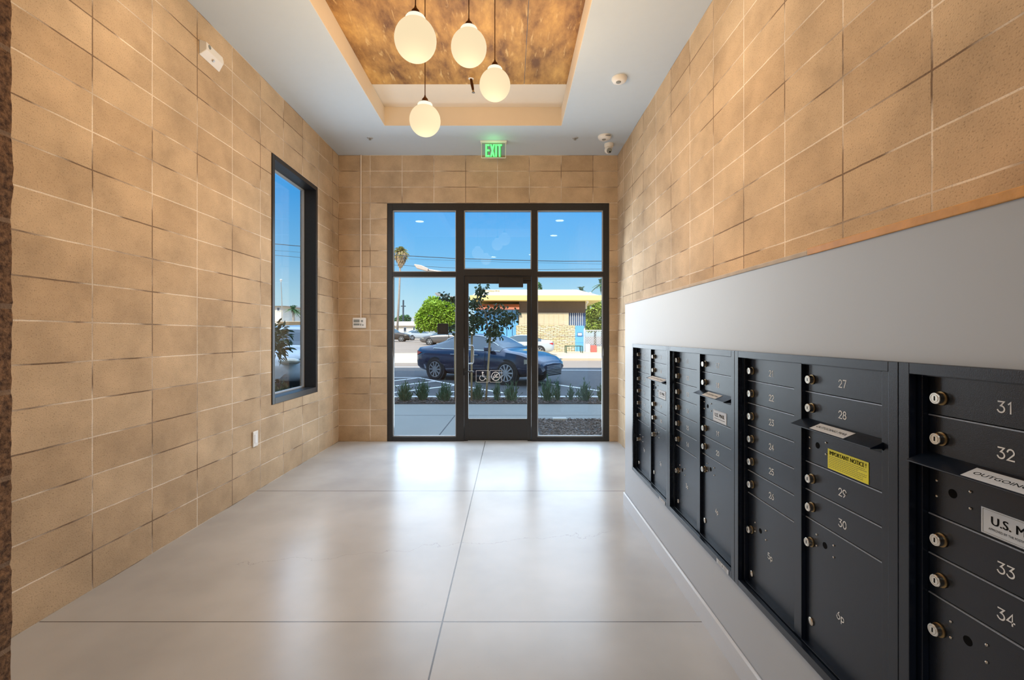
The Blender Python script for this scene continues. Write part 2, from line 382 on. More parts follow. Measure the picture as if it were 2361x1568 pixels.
def autosmooth(o, ang=40):
    m = o.data
    for p in m.polygons: p.use_smooth = True
    try: m.set_sharp_from_angle(angle=math.radians(ang))
    except Exception: pass
    return o
def tag(o, label=None, cat=None, group=None, kind=None):
    if label: o['label'] = label
    if cat: o['category'] = cat
    if group: o['group'] = group
    if kind: o['kind'] = kind
    return o
def thing(name, label, cat, loc=(0,0,0), rz=0, group=None):
    o = bpy.data.objects.new(name, None); C.objects.link(o); o.location = loc; o.rotation_euler = (0,0,rz); o.empty_display_size = .1
    return tag(o, label, cat, group)
def struct(name, mb, mt, label, **kw):
    o = mb.build(name, mt, **kw); return tag(o, label, None, kind='structure')
def uvm(o, u0, sloped=False):
    """UV in metres: along the wall (u) and height (v)"""
    me = o.data; uv = me.uv_layers.new(name='UVMap'); L = o.location
    for p in me.polygons:
        n = p.normal
        for li in p.loop_indices:
            v = me.vertices[me.loops[li].vertex_index].co+L
            if abs(n.x) > .7: q = (v.y-u0, v.z)
            elif abs(n.y) > .7: q = (v.x-u0, v.z)
            else: q = (v.x-u0, v.y)
            uv.data[li].uv = q
    return o
def text_mb(txt, size, place, thick=.0004, center=True, xs=1.0, offset=0.0):
    """flat lettering; place(tx,ty,depth)->world"""
    cu = bpy.data.curves.new('t', 'FONT'); cu.body = txt; cu.size = size; cu.resolution_u = 3; cu.offset = offset
    cu.align_x = 'CENTER' if center else 'LEFT'; cu.align_y = 'CENTER'
    ob = bpy.data.objects.new('t', cu); C.objects.link(ob); bpy.context.view_layer.update()
    me = bpy.data.meshes.new_from_object(ob.evaluated_get(bpy.context.evaluated_depsgraph_get()))
    mb = MB(); mb.add([place(v.co.x*xs, v.co.y, 0) for v in me.vertices], [tuple(p.vertices) for p in me.polygons])
    bpy.data.objects.remove(ob); bpy.data.meshes.remove(me); bpy.data.curves.remove(cu)
    return mb

def bold(txt, size, place, k=.02, **kw):
    a = text_mb(txt, size, place, **kw)
    for i_, sx_ in enumerate((-k, k)):
        b = text_mb(txt, size, lambda tx, ty, dp: place(tx+sx_*size, ty, dp), **kw)
        n0 = len(a.v); a.v += [v+Vector((-.00006*(i_+1), 0, 0)) for v in b.v]; a.f += [tuple(j+n0 for j in f) for f in b.f]; a.m += b.m
    return a
# stroke lettering for the engraved box numbers
def arc(cx, cy, rx, ry, a0, a1, n=10): return [(cx+rx*math.cos(math.radians(a0+(a1-a0)*i/n)), cy+ry*math.sin(math.radians(a0+(a1-a0)*i/n))) for i in range(n+1)]
GL = {
 '0': [arc(.3,.5,.3,.5,0,360,18)], '1': [[(.12,.82),(.3,1),(.3,0)]],
 '2': [arc(.3,.7,.28,.3,170,-25,10)+[(.02,0),(.6,0)]],
 '3': [[(.04,1),(.56,1),(.26,.62)]+arc(.28,.31,.31,.31,90,-160,10)],
 '4': [[(.44,0),(.44,1),(0,.28),(.62,.28)]],
 '5': [[(.54,1),(.1,1),(.05,.56)]+arc(.28,.32,.31,.32,120,-155,10)],
 '6': [[(.46,1),(.05,.45)]+arc(.3,.3,.29,.3,150,510,16)],
 '7': [[(.02,1),(.58,1),(.2,0)]],
 '8': [arc(.3,.76,.23,.24,-90,270,14), arc(.3,.26,.29,.26,90,450,14)],
 '9': [arc(.3,.7,.29,.3,0,360,16)+[(.55,.55),(.14,0)]],
 'P': [[(.05,-.3),(.05,.62)], arc(.3,.33,.26,.3,0,360,14)],
}
def strokes(mb, txt, h, place, w):
    adv = .82; tot = adv*len(txt)-.22
    for ci, ch in enumerate(txt):
        for si, pl in enumerate(GL[ch]):
            raw = [((p[0]+ci*adv-tot/2)*h, (p[1]-.5)*h) for p in pl]; pts = [raw[0]]
            for p in raw[1:]:
                if math.hypot(p[0]-pts[-1][0], p[1]-pts[-1][1]) > .02*h: pts.append(p)
            L_, R_ = [], []; n_ = len(pts)
            for i in range(n_):
                a = pts[max(i-1, 0)]; b = pts[min(i+1, n_-1)]; p = pts[i]
                d0 = Vector((p[0]-a[0], p[1]-a[1])) if i else Vector((b[0]-p[0], b[1]-p[1])); d1 = Vector((b[0]-p[0], b[1]-p[1])) if i < n_-1 else d0.copy()
                d0.normalize(); d1.normalize(); t_ = (d0+d1); t_ = t_.normalized() if t_.length > .1 else d1
                k_ = min(1/max(t_.dot(d1), .3), 1.9)*w/2; ex = (-.4*w if i == 0 else .4*w if i == n_-1 else 0)
                c_ = Vector(p)+t_*ex; L_.append(c_+Vector((-t_.y, t_.x))*k_); R_.append(c_-Vector((-t_.y, t_.x))*k_)
            def q3(v, dz=si*.00012):
                g = place(v.x, v.y, 0); return (g[0]-dz, g[1], g[2])
            for i in range(n_-1): mb.add([q3(L_[i]), q3(L_[i+1]), q3(R_[i+1]), q3(R_[i])], [(0,1,2,3)])
    return mb

# ------------------------------------------------------------------ room shell
def LX(y): return -2.226+(y-2.455)*.0084
def RX(y): return 1.40-(y-1.533)*.0073
YN = -3.2; CZ = 3.6576
def slab(mb, fx, thick, y0, y1, z0, z1):
    """box following wall line fx(y), thickness outward (sign of thick)"""
    a0, a1 = fx(y0), fx(y1); b0, b1 = a0+thick, a1+thick
    vs = [(a0,y0,z0),(b0,y0,z0),(b1,y1,z0),(a1,y1,z0),(a0,y0,z1),(b0,y0,z1),(b1,y1,z1),(a1,y1,z1)]
    fs = [(0,3,2,1),(4,5,6,7),(0,1,5,4),(1,2,6,5),(2,3,7,6),(3,0,4,7)]
    if thick < 0: fs = [f[::-1] for f in fs]
    return mb.add(vs, fs)
WY0, WY1, WZ0, WZ1 = 4.266, 5.272, .7112, 3.048
mb = MB()
slab(mb, LX, -.2, YN, WY0, 0, 3.95); slab(mb, LX, -.2, WY1, D+.2, 0, 3.95)
slab(mb, LX, -.2, WY0, WY1, 0, WZ0); slab(mb, LX, -.2, WY0, WY1, WZ1, 3.95)
uvm(struct('wall_left', mb, 'block', 'tan concrete block wall in stack bond with the tall window'), 2.457)
mb = MB(); slab(mb, RX, .2, YN, D+.2, 0, 3.95)
uvm(struct('wall_right', mb, 'block', 'tan concrete block wall above the grey mailbox wall'), 1.533)
SX0, SX1, SZ = -1.579, 1.263, 3.048
mb = MB()
mb.box(LX(D), SX0, D, D+.2, 0, 3.95).box(SX1, RX(D), D, D+.2, 0, 3.95).box(SX0, SX1, D, D+.2, SZ, 3.95)
uvm(struct('wall_back', mb, 'block', 'tan concrete block wall around the glazed entrance'), -1.385)
mb = MB(); mb.box(-2.6, 1.7, YN-.2, YN, 0, 3.95)
uvm(struct('wall_front', mb, 'block', 'block wall behind the viewpoint'), 0)
mb = MB(); mb.box(-2.27, 1.44, YN, D+.2, -.2, 0)
struct('floor', mb, 'floor_concrete', 'polished grey concrete floor with saw cut joints and a hairline crack')
RXa, RXb, RYa, RYb, RZ = -1.383, .562, 1.1, 5.067, 3.865
mb = MB()
mb.box(-2.27, RXa, YN, D, CZ, 3.95).box(RXb, 1.44, YN, D, CZ, 3.95).box(RXa, RXb, YN, RYa, CZ, 3.95).box(RXa, RXb, RYb, D, CZ, 3.95)
mb.box(RXa, RXb, RYa, RYb, RZ, 3.95)
struct('ceiling', mb, 'ceiling_paint', 'white painted ceiling with a deep rectangular recess')
mb = MB(); mb.box(RXa+.004, .134, RYa+.004, 4.59, RZ-.012, RZ).box(.139, RXb-.004, RYa+.004, 4.59, RZ-.012, RZ)
struct('trim_1', mb, 'gold_panel', 'scuffed gold brown panels lining the top of the ceiling recess')

mb = MB(); h_ = .004
mb.box(RXa, RXb, 4.592, RYb, RZ-h_, RZ).box(RXa, RXb, RYb-h_, RYb, CZ+.0005, RZ-h_).box(RXa, RXb, RYa, RYa+h_, CZ+.0005, RZ-h_)
mb.box(RXa, RXa+h_, RYa+h_, RYb-h_, CZ+.0005, RZ-.0125).box(RXb-h_, RXb, RYa+h_, RYb-h_, CZ+.0005, RZ-.0125)
struct('trim_6', mb, 'recess_warm_glow', 'cream sides and far band of the ceiling recess, tinted with warm lamp glow')

# dado wall holding the mailboxes
DX, DY1, DZ = .917, 3.69, 1.600
CY0, CY1, CZ0, CZ1 = .288, 3.42, .363, 1.292
mb = MB(); e = .010
mb.box(DX, .96, YN, DY1, 0, CZ0+e).box(DX, .96, YN, DY1, CZ1-e, DZ).box(DX, .96, CY1-e, DY1, CZ0+e, CZ1-e).box(DX, .96, YN, CY0+e, CZ0+e, CZ1-e)
mb.box(.96, 1.375, YN, DY1, 0, DZ)
struct('wall_mailbox', mb, 'dado_paint', 'low grey painted wall built out to hold the mailbox units')
mb = MB(); prof = [(0,0),(0,.096),(-.003,.1016),(-.007,.1016),(-.0125,.094),(-.0125,0)]
mb.prism([(p[0], p[1]) for p in prof], (DX, YN, 0), (1,0,0), (0,0,1), (0,1,0), DY1+.012-YN)
struct('baseboard_right', mb, 'base_paint', 'grey painted baseboard along the mailbox wall')
mb = MB(); mb.box(DX-.004, 1.37, 1.42, DY1+.004, DZ, DZ+.016)
struct('trim_2', mb, 'cap_plaster', 'pale rough cap along the far part of the mailbox wall', bevel=.003)
mb = MB(); mb.box(DX-.005, 1.37, YN, 1.42, DZ, DZ+.021)
struct('trim_3', mb, 'cap_wood', 'orange wood cap along the near part of the mailbox wall', bevel=.002)

# near left wall end with a rough broken edge
mb = MB(); n = 240; x0, yA, yB = -1.184, .86, 1.10; nz = []
rnd = random.Random(3)
prev = 0
cols = [0, .1, .2, .4, .7, 1]
for i in range(n+1):
    z = CZ*i/n; m_ = min(z % .2032, .2032-z % .2032)
    prev = prev*.8+rnd.uniform(-1, 1)*.0022
    jt = -.003 if m_ < .008 else 0
    for j, c in enumerate(cols):
        mb.v.append(Vector((x0+(prev+jt if j > 2 else rnd.uniform(-.001,.001))+rnd.uniform(-.0012,.0012)-(.004 if j == 5 else 0), yA+(yB-yA)*c, z)))
nc = len(cols)
for i in range(n):
    for j in range(nc-1):
        a = i*nc+j; mb.f.append((a, a+1, a+1+nc, a+nc)); mb.m.append(0)
mb.box(-2.24, x0-.012, yA, yB, 0, CZ)
o = struct('wall_near_left', mb, 'block_raw', 'rough broken end of a block wall at the left edge')

# ------------------------------------------------------------------ left window
FX0 = LX(4.77)+.002; gx = FX0-.150
w1 = thing('window_1', None, None, (FX0, 4.769, WZ0))
w1['kind'] = 'structure'
fw = .048; a = .002
mb = MB()
x1 = FX0+.004; x0_ = FX0-.17
mb.box(x0_, x1, WY0+a, WY0+fw, WZ0+a, WZ1-a).box(x0_, x1, WY1-fw, WY1-a, WZ0+a, WZ1-a)
mb.box(x0_, x1, WY0+fw, WY1-fw, WZ0+a, WZ0+fw+.012).box(x0_, x1, WY0+fw, WY1-fw, WZ1-fw, WZ1-a)
mb.build('window_frame', 'frame_black', w1, bevel=.003)
mb = MB(); t = .016; g0, g1, h0, h1 = WY0+fw, WY1-fw, WZ0+fw+.012, WZ1-fw
mb.box(gx-.008, gx+.022, g0, g0+t, h0, h1).box(gx-.008, gx+.022, g1-t, g1, h0, h1).box(gx-.008, gx+.022, g0+t, g1-t, h0, h0+t).box(gx-.008, gx+.022, g0+t, g1-t, h1-t, h1)
mb.build('glazing_bead', 'bead_grey', w1, bevel=.002)
mb = MB(); mb.box(gx-.004, gx+.002, g0+t, g1-t, h0+t, h1-t); mb.build('pane', 'glass', w1)

# ------------------------------------------------------------------ glazed entrance
FY0, FY1, GY = D+.012, D+.125, D+.048
w2 = thing('window_2', None, None, (-.158, D+.07, 0)); w2['kind'] = 'structure'
def sx(px): return (px-VX)/180.5
def sz(py): return H+(VY-py)/180.5
ML0, ML1, MR0, MR1 = sx(1051), sx(1069.5), sx(1225.5), sx(1239)
OX0, OX1 = sx(904), sx(1391.5); TZ0, TZ1 = sz(637), sz(626.6); TOPZ, BOTZ = sz(483.5), sz(1008)
CZc = sz(620.5); DHZ = 2.12
mb = MB()
g_ = .002
mb.box(SX0+g_, OX0, FY0, FY1, g_, SZ-g_).box(OX1, SX1-g_, FY0, FY1, g_, SZ-g_)
mb.box(OX0, OX1, FY0, FY1, TOPZ, SZ-g_)
mb.box(OX0, ML0, FY0, FY1, g_, BOTZ).box(MR1, OX1, FY0, FY1, g_, BOTZ)
mb.box(ML0, ML1, FY0, FY1, g_, TOPZ).box(MR0, MR1, FY0, FY1, g_, TOPZ)
mb.box(OX0, ML0, FY0, FY1, TZ0, TZ1).box(MR1, OX1, FY0, FY1, TZ0, TZ1)
mb.box(ML1, MR0, FY0, FY1, DHZ, CZc)
mb.box(ML1, MR0, FY0+.01, FY1, g_, .010)
mb.build('window_frame', 'frame_bronze', w2, bevel=.002)
panes = [(OX0, ML0, BOTZ, TZ0), (OX0, ML0, TZ1, TOPZ), (ML1, MR0, CZc, TOPZ), (MR1, OX1, TZ1, TOPZ), (MR1, OX1, BOTZ, TZ0)]
for (xa, xb, za, zb) in panes:
    t = .011
    mb = MB(); mb.box(xa, xa+t, GY-.010, GY+.012, za, zb).box(xb-t, xb, GY-.010, GY+.012, za, zb).box(xa+t, xb-t, GY-.010, GY+.012, za, za+t).box(xa+t, xb-t, GY-.010, GY+.012, zb-t, zb)
    mb.build('glazing_bead', 'bead_grey', w2)
    mb = MB(); mb.box(xa+t, xb-t, GY, GY+.006, za+t, zb-t); mb.build('pane', 'glass', w2)

dr = thing('door_1', None, None, ((ML1+MR0)/2, GY, .012)); dr['kind'] = 'structure'
DG0, DG1, DGZ0, DGZ1 = sx(1079.5), sx(1215.5), sz(966.5), sz(653)
mb = MB(); q0, q1 = FY0+.012, FY0+.057
mb.box(ML1+.003, DG0, q0, q1, .014, DHZ-.003).box(DG1, MR0-.003, q0, q1, .014, DHZ-.003)
mb.box(DG0, DG1, q0, q1, .014, DGZ0).box(DG0, DG1, q0, q1, DGZ1, DHZ-.003)
mb.build('door_frame', 'frame_bronze', dr, bevel=.0015)
mb = MB(); mb.box(DG0, DG1, GY, GY+.006, DGZ0, DGZ1); mb.build('pane', 'glass', dr)
mb = MB(); mb.box(sx(1150), sx(1206), q0-.062, q0-.001, sz(662.5), sz(641)); mb.box(sx(1206), MR0-.01, q0-.03, q0-.012, sz(646), sz(643)); mb.build('door_closer', 'frame_bronze', dr, bevel=.004)
mb = MB(); hx = sx(1089.5); ya, yb = q1+.055, q1
hz0, hz1 = sz(840), sz(797)
mb.tube([(sx(1076), yb, hz1), (sx(1081), ya, hz1), (sx(1087.5), ya, hz1-.004), (hx, ya, hz1-.025), (hx, ya, hz0+.025), (sx(1087.5), ya, hz0+.004), (sx(1081), ya, hz0), (sx(1076), yb, hz0)], .010, 12)
autosmooth(mb.build('pull_handle', 'chrome', dr), 60)
mb = MB(); mb.box(sx(1071), sx(1091), q0-.035, q0-.0005, sz(858.5), sz(855.5)); mb.box(sx(1068), sx(1077), q0-.012, q0-.0005, sz(866), sz(850)); mb.build('latch_lever', 'plastic_black', dr, bevel=.002)
mb = MB(); mb.box(ML1+.05, MR0-.05, FY0+.004, FY0+.010, .003, .010); mb.build('sweep', 'bead_grey', dr)

# decals on the door glass
def ring(mb, cx, cz, r, w, y, n=28):
    for i in range(n):
        a0, a1 = 2*PI*i/n, 2*PI*(i+1)/n; q = []
        for (rr, aa) in ((r-w/2, a0), (r+w/2, a0), (r+w/2, a1), (r-w/2, a1)): q.append((cx+rr*math.cos(aa), y, cz+rr*math.sin(aa)))
        mb.add(q, [(0,1,2,3)])
def seg(mb, pts, w, y):
    for (a, b) in zip(pts, pts[1:]):
        dx, dz = b[0]-a[0], b[1]-a[1]; L = math.hypot(dx, dz); nx, nz_ = -dz/L*w/2, dx/L*w/2
        mb.add([(a[0]+nx, y, a[1]+nz_), (b[0]+nx, y, b[1]+nz_), (b[0]-nx, y, b[1]-nz_), (a[0]-nx, y, a[1]-nz_)], [(0,1,2,3)])
def rrect(mb, x0, x1, z0, z1, r, w, y):
    pts = []
    for cx, cz, a0 in ((x1-r, z1-r, 0), (x0+r, z1-r, 90), (x0+r, z0+r, 180), (x1-r, z0+r, 270)):
        for k in range(5): an = math.radians(a0+90*k/4); pts.append((cx+r*math.cos(an), cz+r*math.sin(an)))
    seg(mb, pts+[pts[0]], w, y)
yd = GY-.001
mb = MB(); x0, x1, z0, z1 = sx(1097.2), sx(1126.5), sz(882), sz(855)
rrect(mb, x0, x1, z0, z1, .008, .004, yd)
cx, cz = (x0+x1)/2, (z0+z1)/2
ring(mb, cx+.003, cz+.048, .007, .011, yd, 14)
seg(mb, [(cx, cz+.036), (cx+.004, cz-.004), (cx+.030, cz-.006), (cx+.040, cz-.034), (cx+.050, cz-.032)], .009, yd)
seg(mb, [(cx+.002, cz+.018), (cx+.026, cz+.016)], .006, yd)
an = [math.radians(a_) for a_ in range(110, 385, 18)]
seg(mb, [(cx-.002+.035*math.cos(q), cz-.022+.033*math.sin(q)) for q in an], .007, yd)
tag(mb.build('door_decal', 'ink_white', None), 'white outlined wheelchair symbol sticker on the door glass', 'sticker', 'stickers on the door glass')
mb = MB(); x0, x1 = sx(1129), sx(1156.5); rrect(mb, x0, x1, z0, z1, .008, .004, yd)
cx = (x0+x1)/2; ring(mb, cx, cz, .054, .008, yd); seg(mb, [(cx+.034, cz+.036), (cx-.036, cz-.036)], .008, yd)
seg(mb, [(cx-.034, cz-.010), (cx+.036, cz-.010)], .012, yd); seg(mb, [(cx-.030, cz+.004), (cx-.012, cz+.016), (cx-.014, cz+.034)], .006, yd); seg(mb, [(cx-.010, cz+.004), (cx+.006, cz+.018), (cx+.010, cz+.034)], .006, yd)
tag(mb.build('door_decal', 'ink_white', None), 'white outlined no smoking symbol sticker on the door glass', 'sticker', 'stickers on the door glass')
# black reader on the left pane
rd = thing('card_reader', 'small square black reader mounted on the pane left of the door', 'card reader', (sx(1020), GY-.012, sz(771)))
mb = MB(); mb.box(sx(1007.5), sx(1033), GY-.022, GY-.0005, sz(771), sz(746)); mb.build('housing', 'plastic_black', rd, bevel=.003)
mb = MB(); mb.box(sx(1011), sx(1029.5), GY-.0235, GY-.0225, sz(767), sz(750)); mb.build('face_plate', 'frame_bronze', rd)

# ------------------------------------------------------------------ mailbox units
TX, IX, DRX = .900, .921, .9355      # trim face, inner frame face, door face
PW = .783
lock_mb = MB()
lock_mb.lathe((0,0,0), (-1,0,0), [(0,.0105),(.002,.0125),(.012,.0125),(.0145,.0128),(.0155,.0118),(.0155,.0095),(.0148,.009),(.0148,.0082),(.0158,.0078),(.0158,.0)], 24)
lock_mb.mi = 1; lock_mb.box(-.0163, -.0155, -.0012, .0012, -.0048, .0048); lock_mb.mi = 2; lock_mb.lathe((-.0001,0,0), (-1,0,0), [(0,.0150),(.0025,.0150),(.003,.013)], 20)
lock_src = lock_mb.build('lock', ['nickel', 'ink_black', 'brass'], None, origin=(0,0,0)); autosmooth(lock_src, 35)
lock_me = lock_src.data; bpy.data.objects.remove(lock_src)
disc_mb = MB(); disc_mb.lathe((0,0,0), (-1,0,0), [(0,.0125),(.003,.0125),(.0045,.010),(.005,0)], 20)
ds = disc_mb.build('d', 'nickel', None, origin=(0,0,0)); autosmooth(ds, 35); disc_me = ds.data; bpy.data.objects.remove(ds)
riv_mb = MB(); riv_mb.lathe((0,0,0), (-1,0,0), [(0,.0032),(.0015,.0030),(.0026,.0018),(.003,0)], 12)
rs = riv_mb.build('r', 'nickel', None, origin=(0,0,0)); autosmooth(rs, 60); riv_me = rs.data; bpy.data.objects.remove(rs)
def put(me, name, parent, x, y, z):
    o = bpy.data.objects.new(name, me); C.objects.link(o); o.parent = parent
    off = Vector((0,0,0)); q = parent
    while q is not None: off += q.location; q = q.parent
    o.location = Vector((x, y, z))-off
    return o
def label_plate(parent, name, y0, y1, z0, z1, x, mt):
    mb = MB(); mb.box(x-.0008, x, y0, y1, z0, z1); return mb.build(name, mt, parent)
ZT, PIT = 1.267, .0878
def mailbox(y0, nL, nR, labL, outR, label):
    """y0 = far edge"""
    t = thing('mailbox_unit', label, 'mailbox', (.915, y0-PW/2, CZ0), group='mailbox units in a row')
    Y = lambda s: y0-s
    g = .0008
    mb = MB()
    mb.box(TX, DX-.0005, Y(g), Y(.029), CZ0, CZ1).box(TX, DX-.0005, Y(.754), Y(PW-g), CZ0, CZ1)
    mb.box(TX, DX-.0005, Y(.029), Y(.754), CZ0, .389).box(TX, DX-.0005, Y(.029), Y(.754), 1.267, CZ1)
    mb.build('trim_frame', 'mail_paint', t, bevel=.0012)
    mb = MB()
    mb.box(IX, .9560, Y(.013), Y(.039), .389-.012, 1.267+.011).box(IX, .956, Y(.355), Y(.393), .389, 1.267).box(IX, .956, Y(.709), Y(PW-.013), .389-.012, 1.267+.011)
    mb.box(IX, .956, Y(.039), Y(.709), .389-.012, .3925).box(IX, .956, Y(.039), Y(.709), 1.2635, 1.278)
    mb.build('inner_frame', 'mail_paint', t, bevel=.001)
    mb = MB(); mb.box(.9545, .957, Y(.039), Y(.709), .389, 1.267); mb.build('back_panel', 'mail_dark', t)
    for ci, (rows, s0, s1) in enumerate(((nL, .039, .355), (nR, .393, .709))):
        z = ZT
        for (kind, h, num) in rows:
            z1, z0 = z, z-h*PIT; z = z0; e_ = .0010
            nm = {'d': 'mailbox_door', 'p': 'parcel_door', 'o': 'outgoing_mail_panel'}[kind]
            mb = MB(); mb.box(DRX, DRX+.012, Y(s0+.0015), Y(s1-.0045), z0+e_, z1-e_)
            dd = mb.build(nm, 'mail_paint', t, bevel=.0008)
            mb = MB(); mb.box(DRX-.0022, DRX+.001, Y(s0+.0015), Y(s1-.0045), z1-e_-.0020, z1-e_+.0006); mb.build('upper_lip', 'mail_edge_lit', dd)
            if kind != 'o':
                mb = MB(); mb.tube([(DRX-.0004, Y(s1-.0075), z0+.002), (DRX-.0004, Y(s1-.0075), z1-.003)], .0016, 6); mb.build('hinge_pin', 'hinge', dd)
            sm = (s0+s1)/2
            if kind == 'd':
                zc = (z0+z1)/2-.006
                put(lock_me, 'lock', dd, DRX-.0004, Y(s0+.031), zc)
                if num: strokes(MB(), num, .0205, None, 0) if False else None
                if num:
                    m2 = strokes(MB(), num, .0205, lambda tx, ty, dp, yy=Y(sm+.003), zz=zc: (DRX-.0005, yy-tx, zz+ty), .0028); m2.build('number', 'ink_white', dd)
            else:
                if kind == 'p':
                    lowL = h < 4.2
                    zl = z1-(.139 if lowL else .0725); zr = zl+.020 if lowL else zl+.016
                    put(lock_me, 'lock', dd, DRX-.0004, Y(s0+.026), zl); put(disc_me, 'lower_lock', dd, DRX-.0004, Y(s0+.026), z0+(.042 if lowL else .076))
                    ss = s0+.052
                    if num:
                        m2 = strokes(MB(), num, .0205, lambda tx, ty, dp, yy=Y(sm-.005), zz=.5555: (DRX-.0005, yy-tx, zz+ty), .0028); m2.build('number', 'ink_white', dd)
                else:
                    zr = z0+.058; ss = s0+.020
                for (ds_, dz_) in ((0, .018), (0, -.016), (.074, .018), (.074, -.016)): put(riv_me, 'rivet', dd, DRX-.0003, Y(ss+ds_), zr+dz_)
                mb = MB(); mb.lathe((DRX-.0002, Y(ss+.036), zr+.001), (-1,0,0), [(0,.0095),(.0003,.0095)], 18); mb.build('keyhole', 'ink_black', dd)
                if kind == 'o':
                    ya, yb = Y(s0-.004), Y(s1+.006)
                    mb = MB(); poly = [(DRX+.002, z1+.003), (DRX-.002, z1+.003), (TX-.0125, z1-.016), (TX-.0125, z1-.0185), (DRX-.020, z1-.0185), (DRX-.0005, z1-.034), (DRX+.002, z1-.034)]
                    mb.prism([(p[0], p[1]) for p in poly], (0, yb, 0), (1,0,0), (0,0,1), (0,1,0), ya-yb)
                    hd = mb.build('mail_slot_hood', 'mail_paint', dd, bevel=.0006)
                    # sticker on the slope
                    A = Vector((DRX-.002, 0, z1+.003)); B = Vector((TX-.0125, 0, z1-.016)); dirn = (B-A).normalized(); nrm = Vector((dirn.z, 0, -dirn.x)); nrm = nrm if nrm.z > 0 else -nrm
                    L_ = (B-A).length; c = A+dirn*(L_*.56)+nrm*.0006
                    if outR is not None:
                        s_a, s_b, mt_ = outR
                        mb = MB(); mb.obox((c.x, Y(s0+(s_a+s_b)/2), c.z), (0,1,0), dirn, nrm, (s_b-s_a)/2, L_*.36, .0003); mb.build('outgoing_mail_sticker', 'label_white', hd)
                        def pl(tx, ty, dp, c=c, dirn=dirn, nrm=nrm, yy=Y(s0+(s_a+s_b)/2)):
                            q = c-dirn*ty+nrm*.0006; return (q.x, yy-tx, q.z)
                        text_mb('OUTGOING MAIL', .0135, pl, xs=1.28*(s_b-s_a)/.155).build('lettering', 'ink_black', hd)
                    if labL == 'mail':
                        a0, a1 = Y(s0+.116), Y(s0+.248); b0, b1 = z0+.0045, z0+.055
                        lb = label_plate(dd, 'us_mail_label', a0, a1, b0, b1, DRX-.0004, 'label_white')
                        mb = MB(); x_ = DRX-.0015
                        for (u0, u1, v0, v1) in ((a0-.003, a1+.003, b1-.0030, b1-.0024), (a0-.003, a1+.003, b0+.0024, b0+.0030)): mb.box(x_, x_+.0002, u0, u1, v0, v1)
                        mb.box(x_, x_+.0002, a0-.003, a0-.0036, b0+.0024, b1-.0024); mb.box(x_, x_+.0002, a1+.003, a1+.0036, b0+.0024, b1-.0024)
                        mb.build('label_border', 'plastic_grey', dd)
                        bold('U.S. MAIL', .0235, lambda tx, ty, dp, yy=(a0+a1)/2, zz=b0+.029: (DRX-.0016, yy-tx, zz+ty)).build('lettering', 'ink_black', dd)
                        text_mb('APPROVED BY THE POSTMASTER GENERAL', .0062, lambda tx, ty, dp, yy=(a0+a1)/2, zz=b0+.0125: (DRX-.0016, yy-tx, zz+ty), xs=.86).build('lettering', 'ink_black', dd)
                    elif labL == 'notice':
                        a0, a1 = Y(s0+.102), Y(s0+.257); b0, b1 = z0+.004, z0+.062
                        label_plate(dd, 'notice_label', a0, a1, b0, b1, DRX-.0004, 'label_yellow')
                        bold('IMPORTANT NOTICE !', .0162, lambda tx, ty, dp, yy=(a0+a1)/2, zz=b1-.0115: (DRX-.0016, yy-tx, zz+ty), xs=.86).build('lettering', 'ink_black', dd)
                        mb = MB(); rr = random.Random(5)
                        for k in range(7):
                            zz = b1-.0215-k*.0050; yy = a0-.005; end = a1+.006+(0.03 if k in (2,) else rr.uniform(0, .012))
                            while yy > end:
                                w = rr.uniform(.004, .010); mb.box(DRX-.0016, DRX-.0014, yy, max(end, yy-w), zz-.0008, zz+.0008); yy -= w+.0018
                        mb.build('small_print', 'ink_faint' , dd)
    return t
DL = [('d', 1, n_) for n_ in ()]
def colL(a): return [('d', 1, str(a+i) if a else None) for i in range(6)]
def colM(a, b, p): return [('d', 1, str(a) if a else None), ('d', 1, str(a+1) if a else None), ('o', 1.5, None), ('d', 1, str(b) if b else None), ('d', 1, str(b+1) if b else None), ('p', 4.5, p)]
u1 = mailbox(CY1, colL(1)+[('p', 4, '1P')], colM(7, 9, '2P'), 'mail', (.02, .30, 0), 'dark mailbox unit farthest from the viewer, nearest the entrance door')  # sticker spans the hood, its white also standing in for the window reflection
u2 = mailbox(CY1-PW, colL(11)+[('p', 4, '3P')], colM(17, 19, '4P'), 'mail', (.09, .235, 0), 'dark mailbox unit with doors numbered 11 to 20')
u3 = mailbox(CY1-2*PW, colL(21)+[('p', 4, '5P')], colM(27, 29, '6P'), 'notice', (.085, .225, 0), 'dark mailbox unit with doors 21 to 30 and a yellow notice')
u4 = mailbox(CY1-3*PW, colM(31, 33, None), colL(0)+[('p', 4, None)], 'mail', (.118, .281, 0), 'dark mailbox unit with doors 31 to 34 at the right edge')
for u, y0, sa, sb in ((u1, CY1, .632, .735), (u2, CY1-PW, .625, .735)):
    mb = MB(); mb.box(TX-.0018, TX-.0006, y0-sa, y0-sb, CZ0+.003, CZ0+.021); st = mb.build('certificate_sticker', 'label_white', u)
    mb = MB(); mm = y0-(sa+sb)/2
    mb.box(TX-.0024, TX-.0020, mm-.004, mm+.004, CZ0+.007, CZ0+.017)
    for k in range(4): mb.box(TX-.0024, TX-.0020, mm+.012, mm+.040, CZ0+.006+k*.004, CZ0+.0072+k*.004); mb.box(TX-.0024, TX-.0020, mm-.040, mm-.012, CZ0+.006+k*.004, CZ0+.0072+k*.004)
    mb.build('fine_print', 'plastic_grey', u)

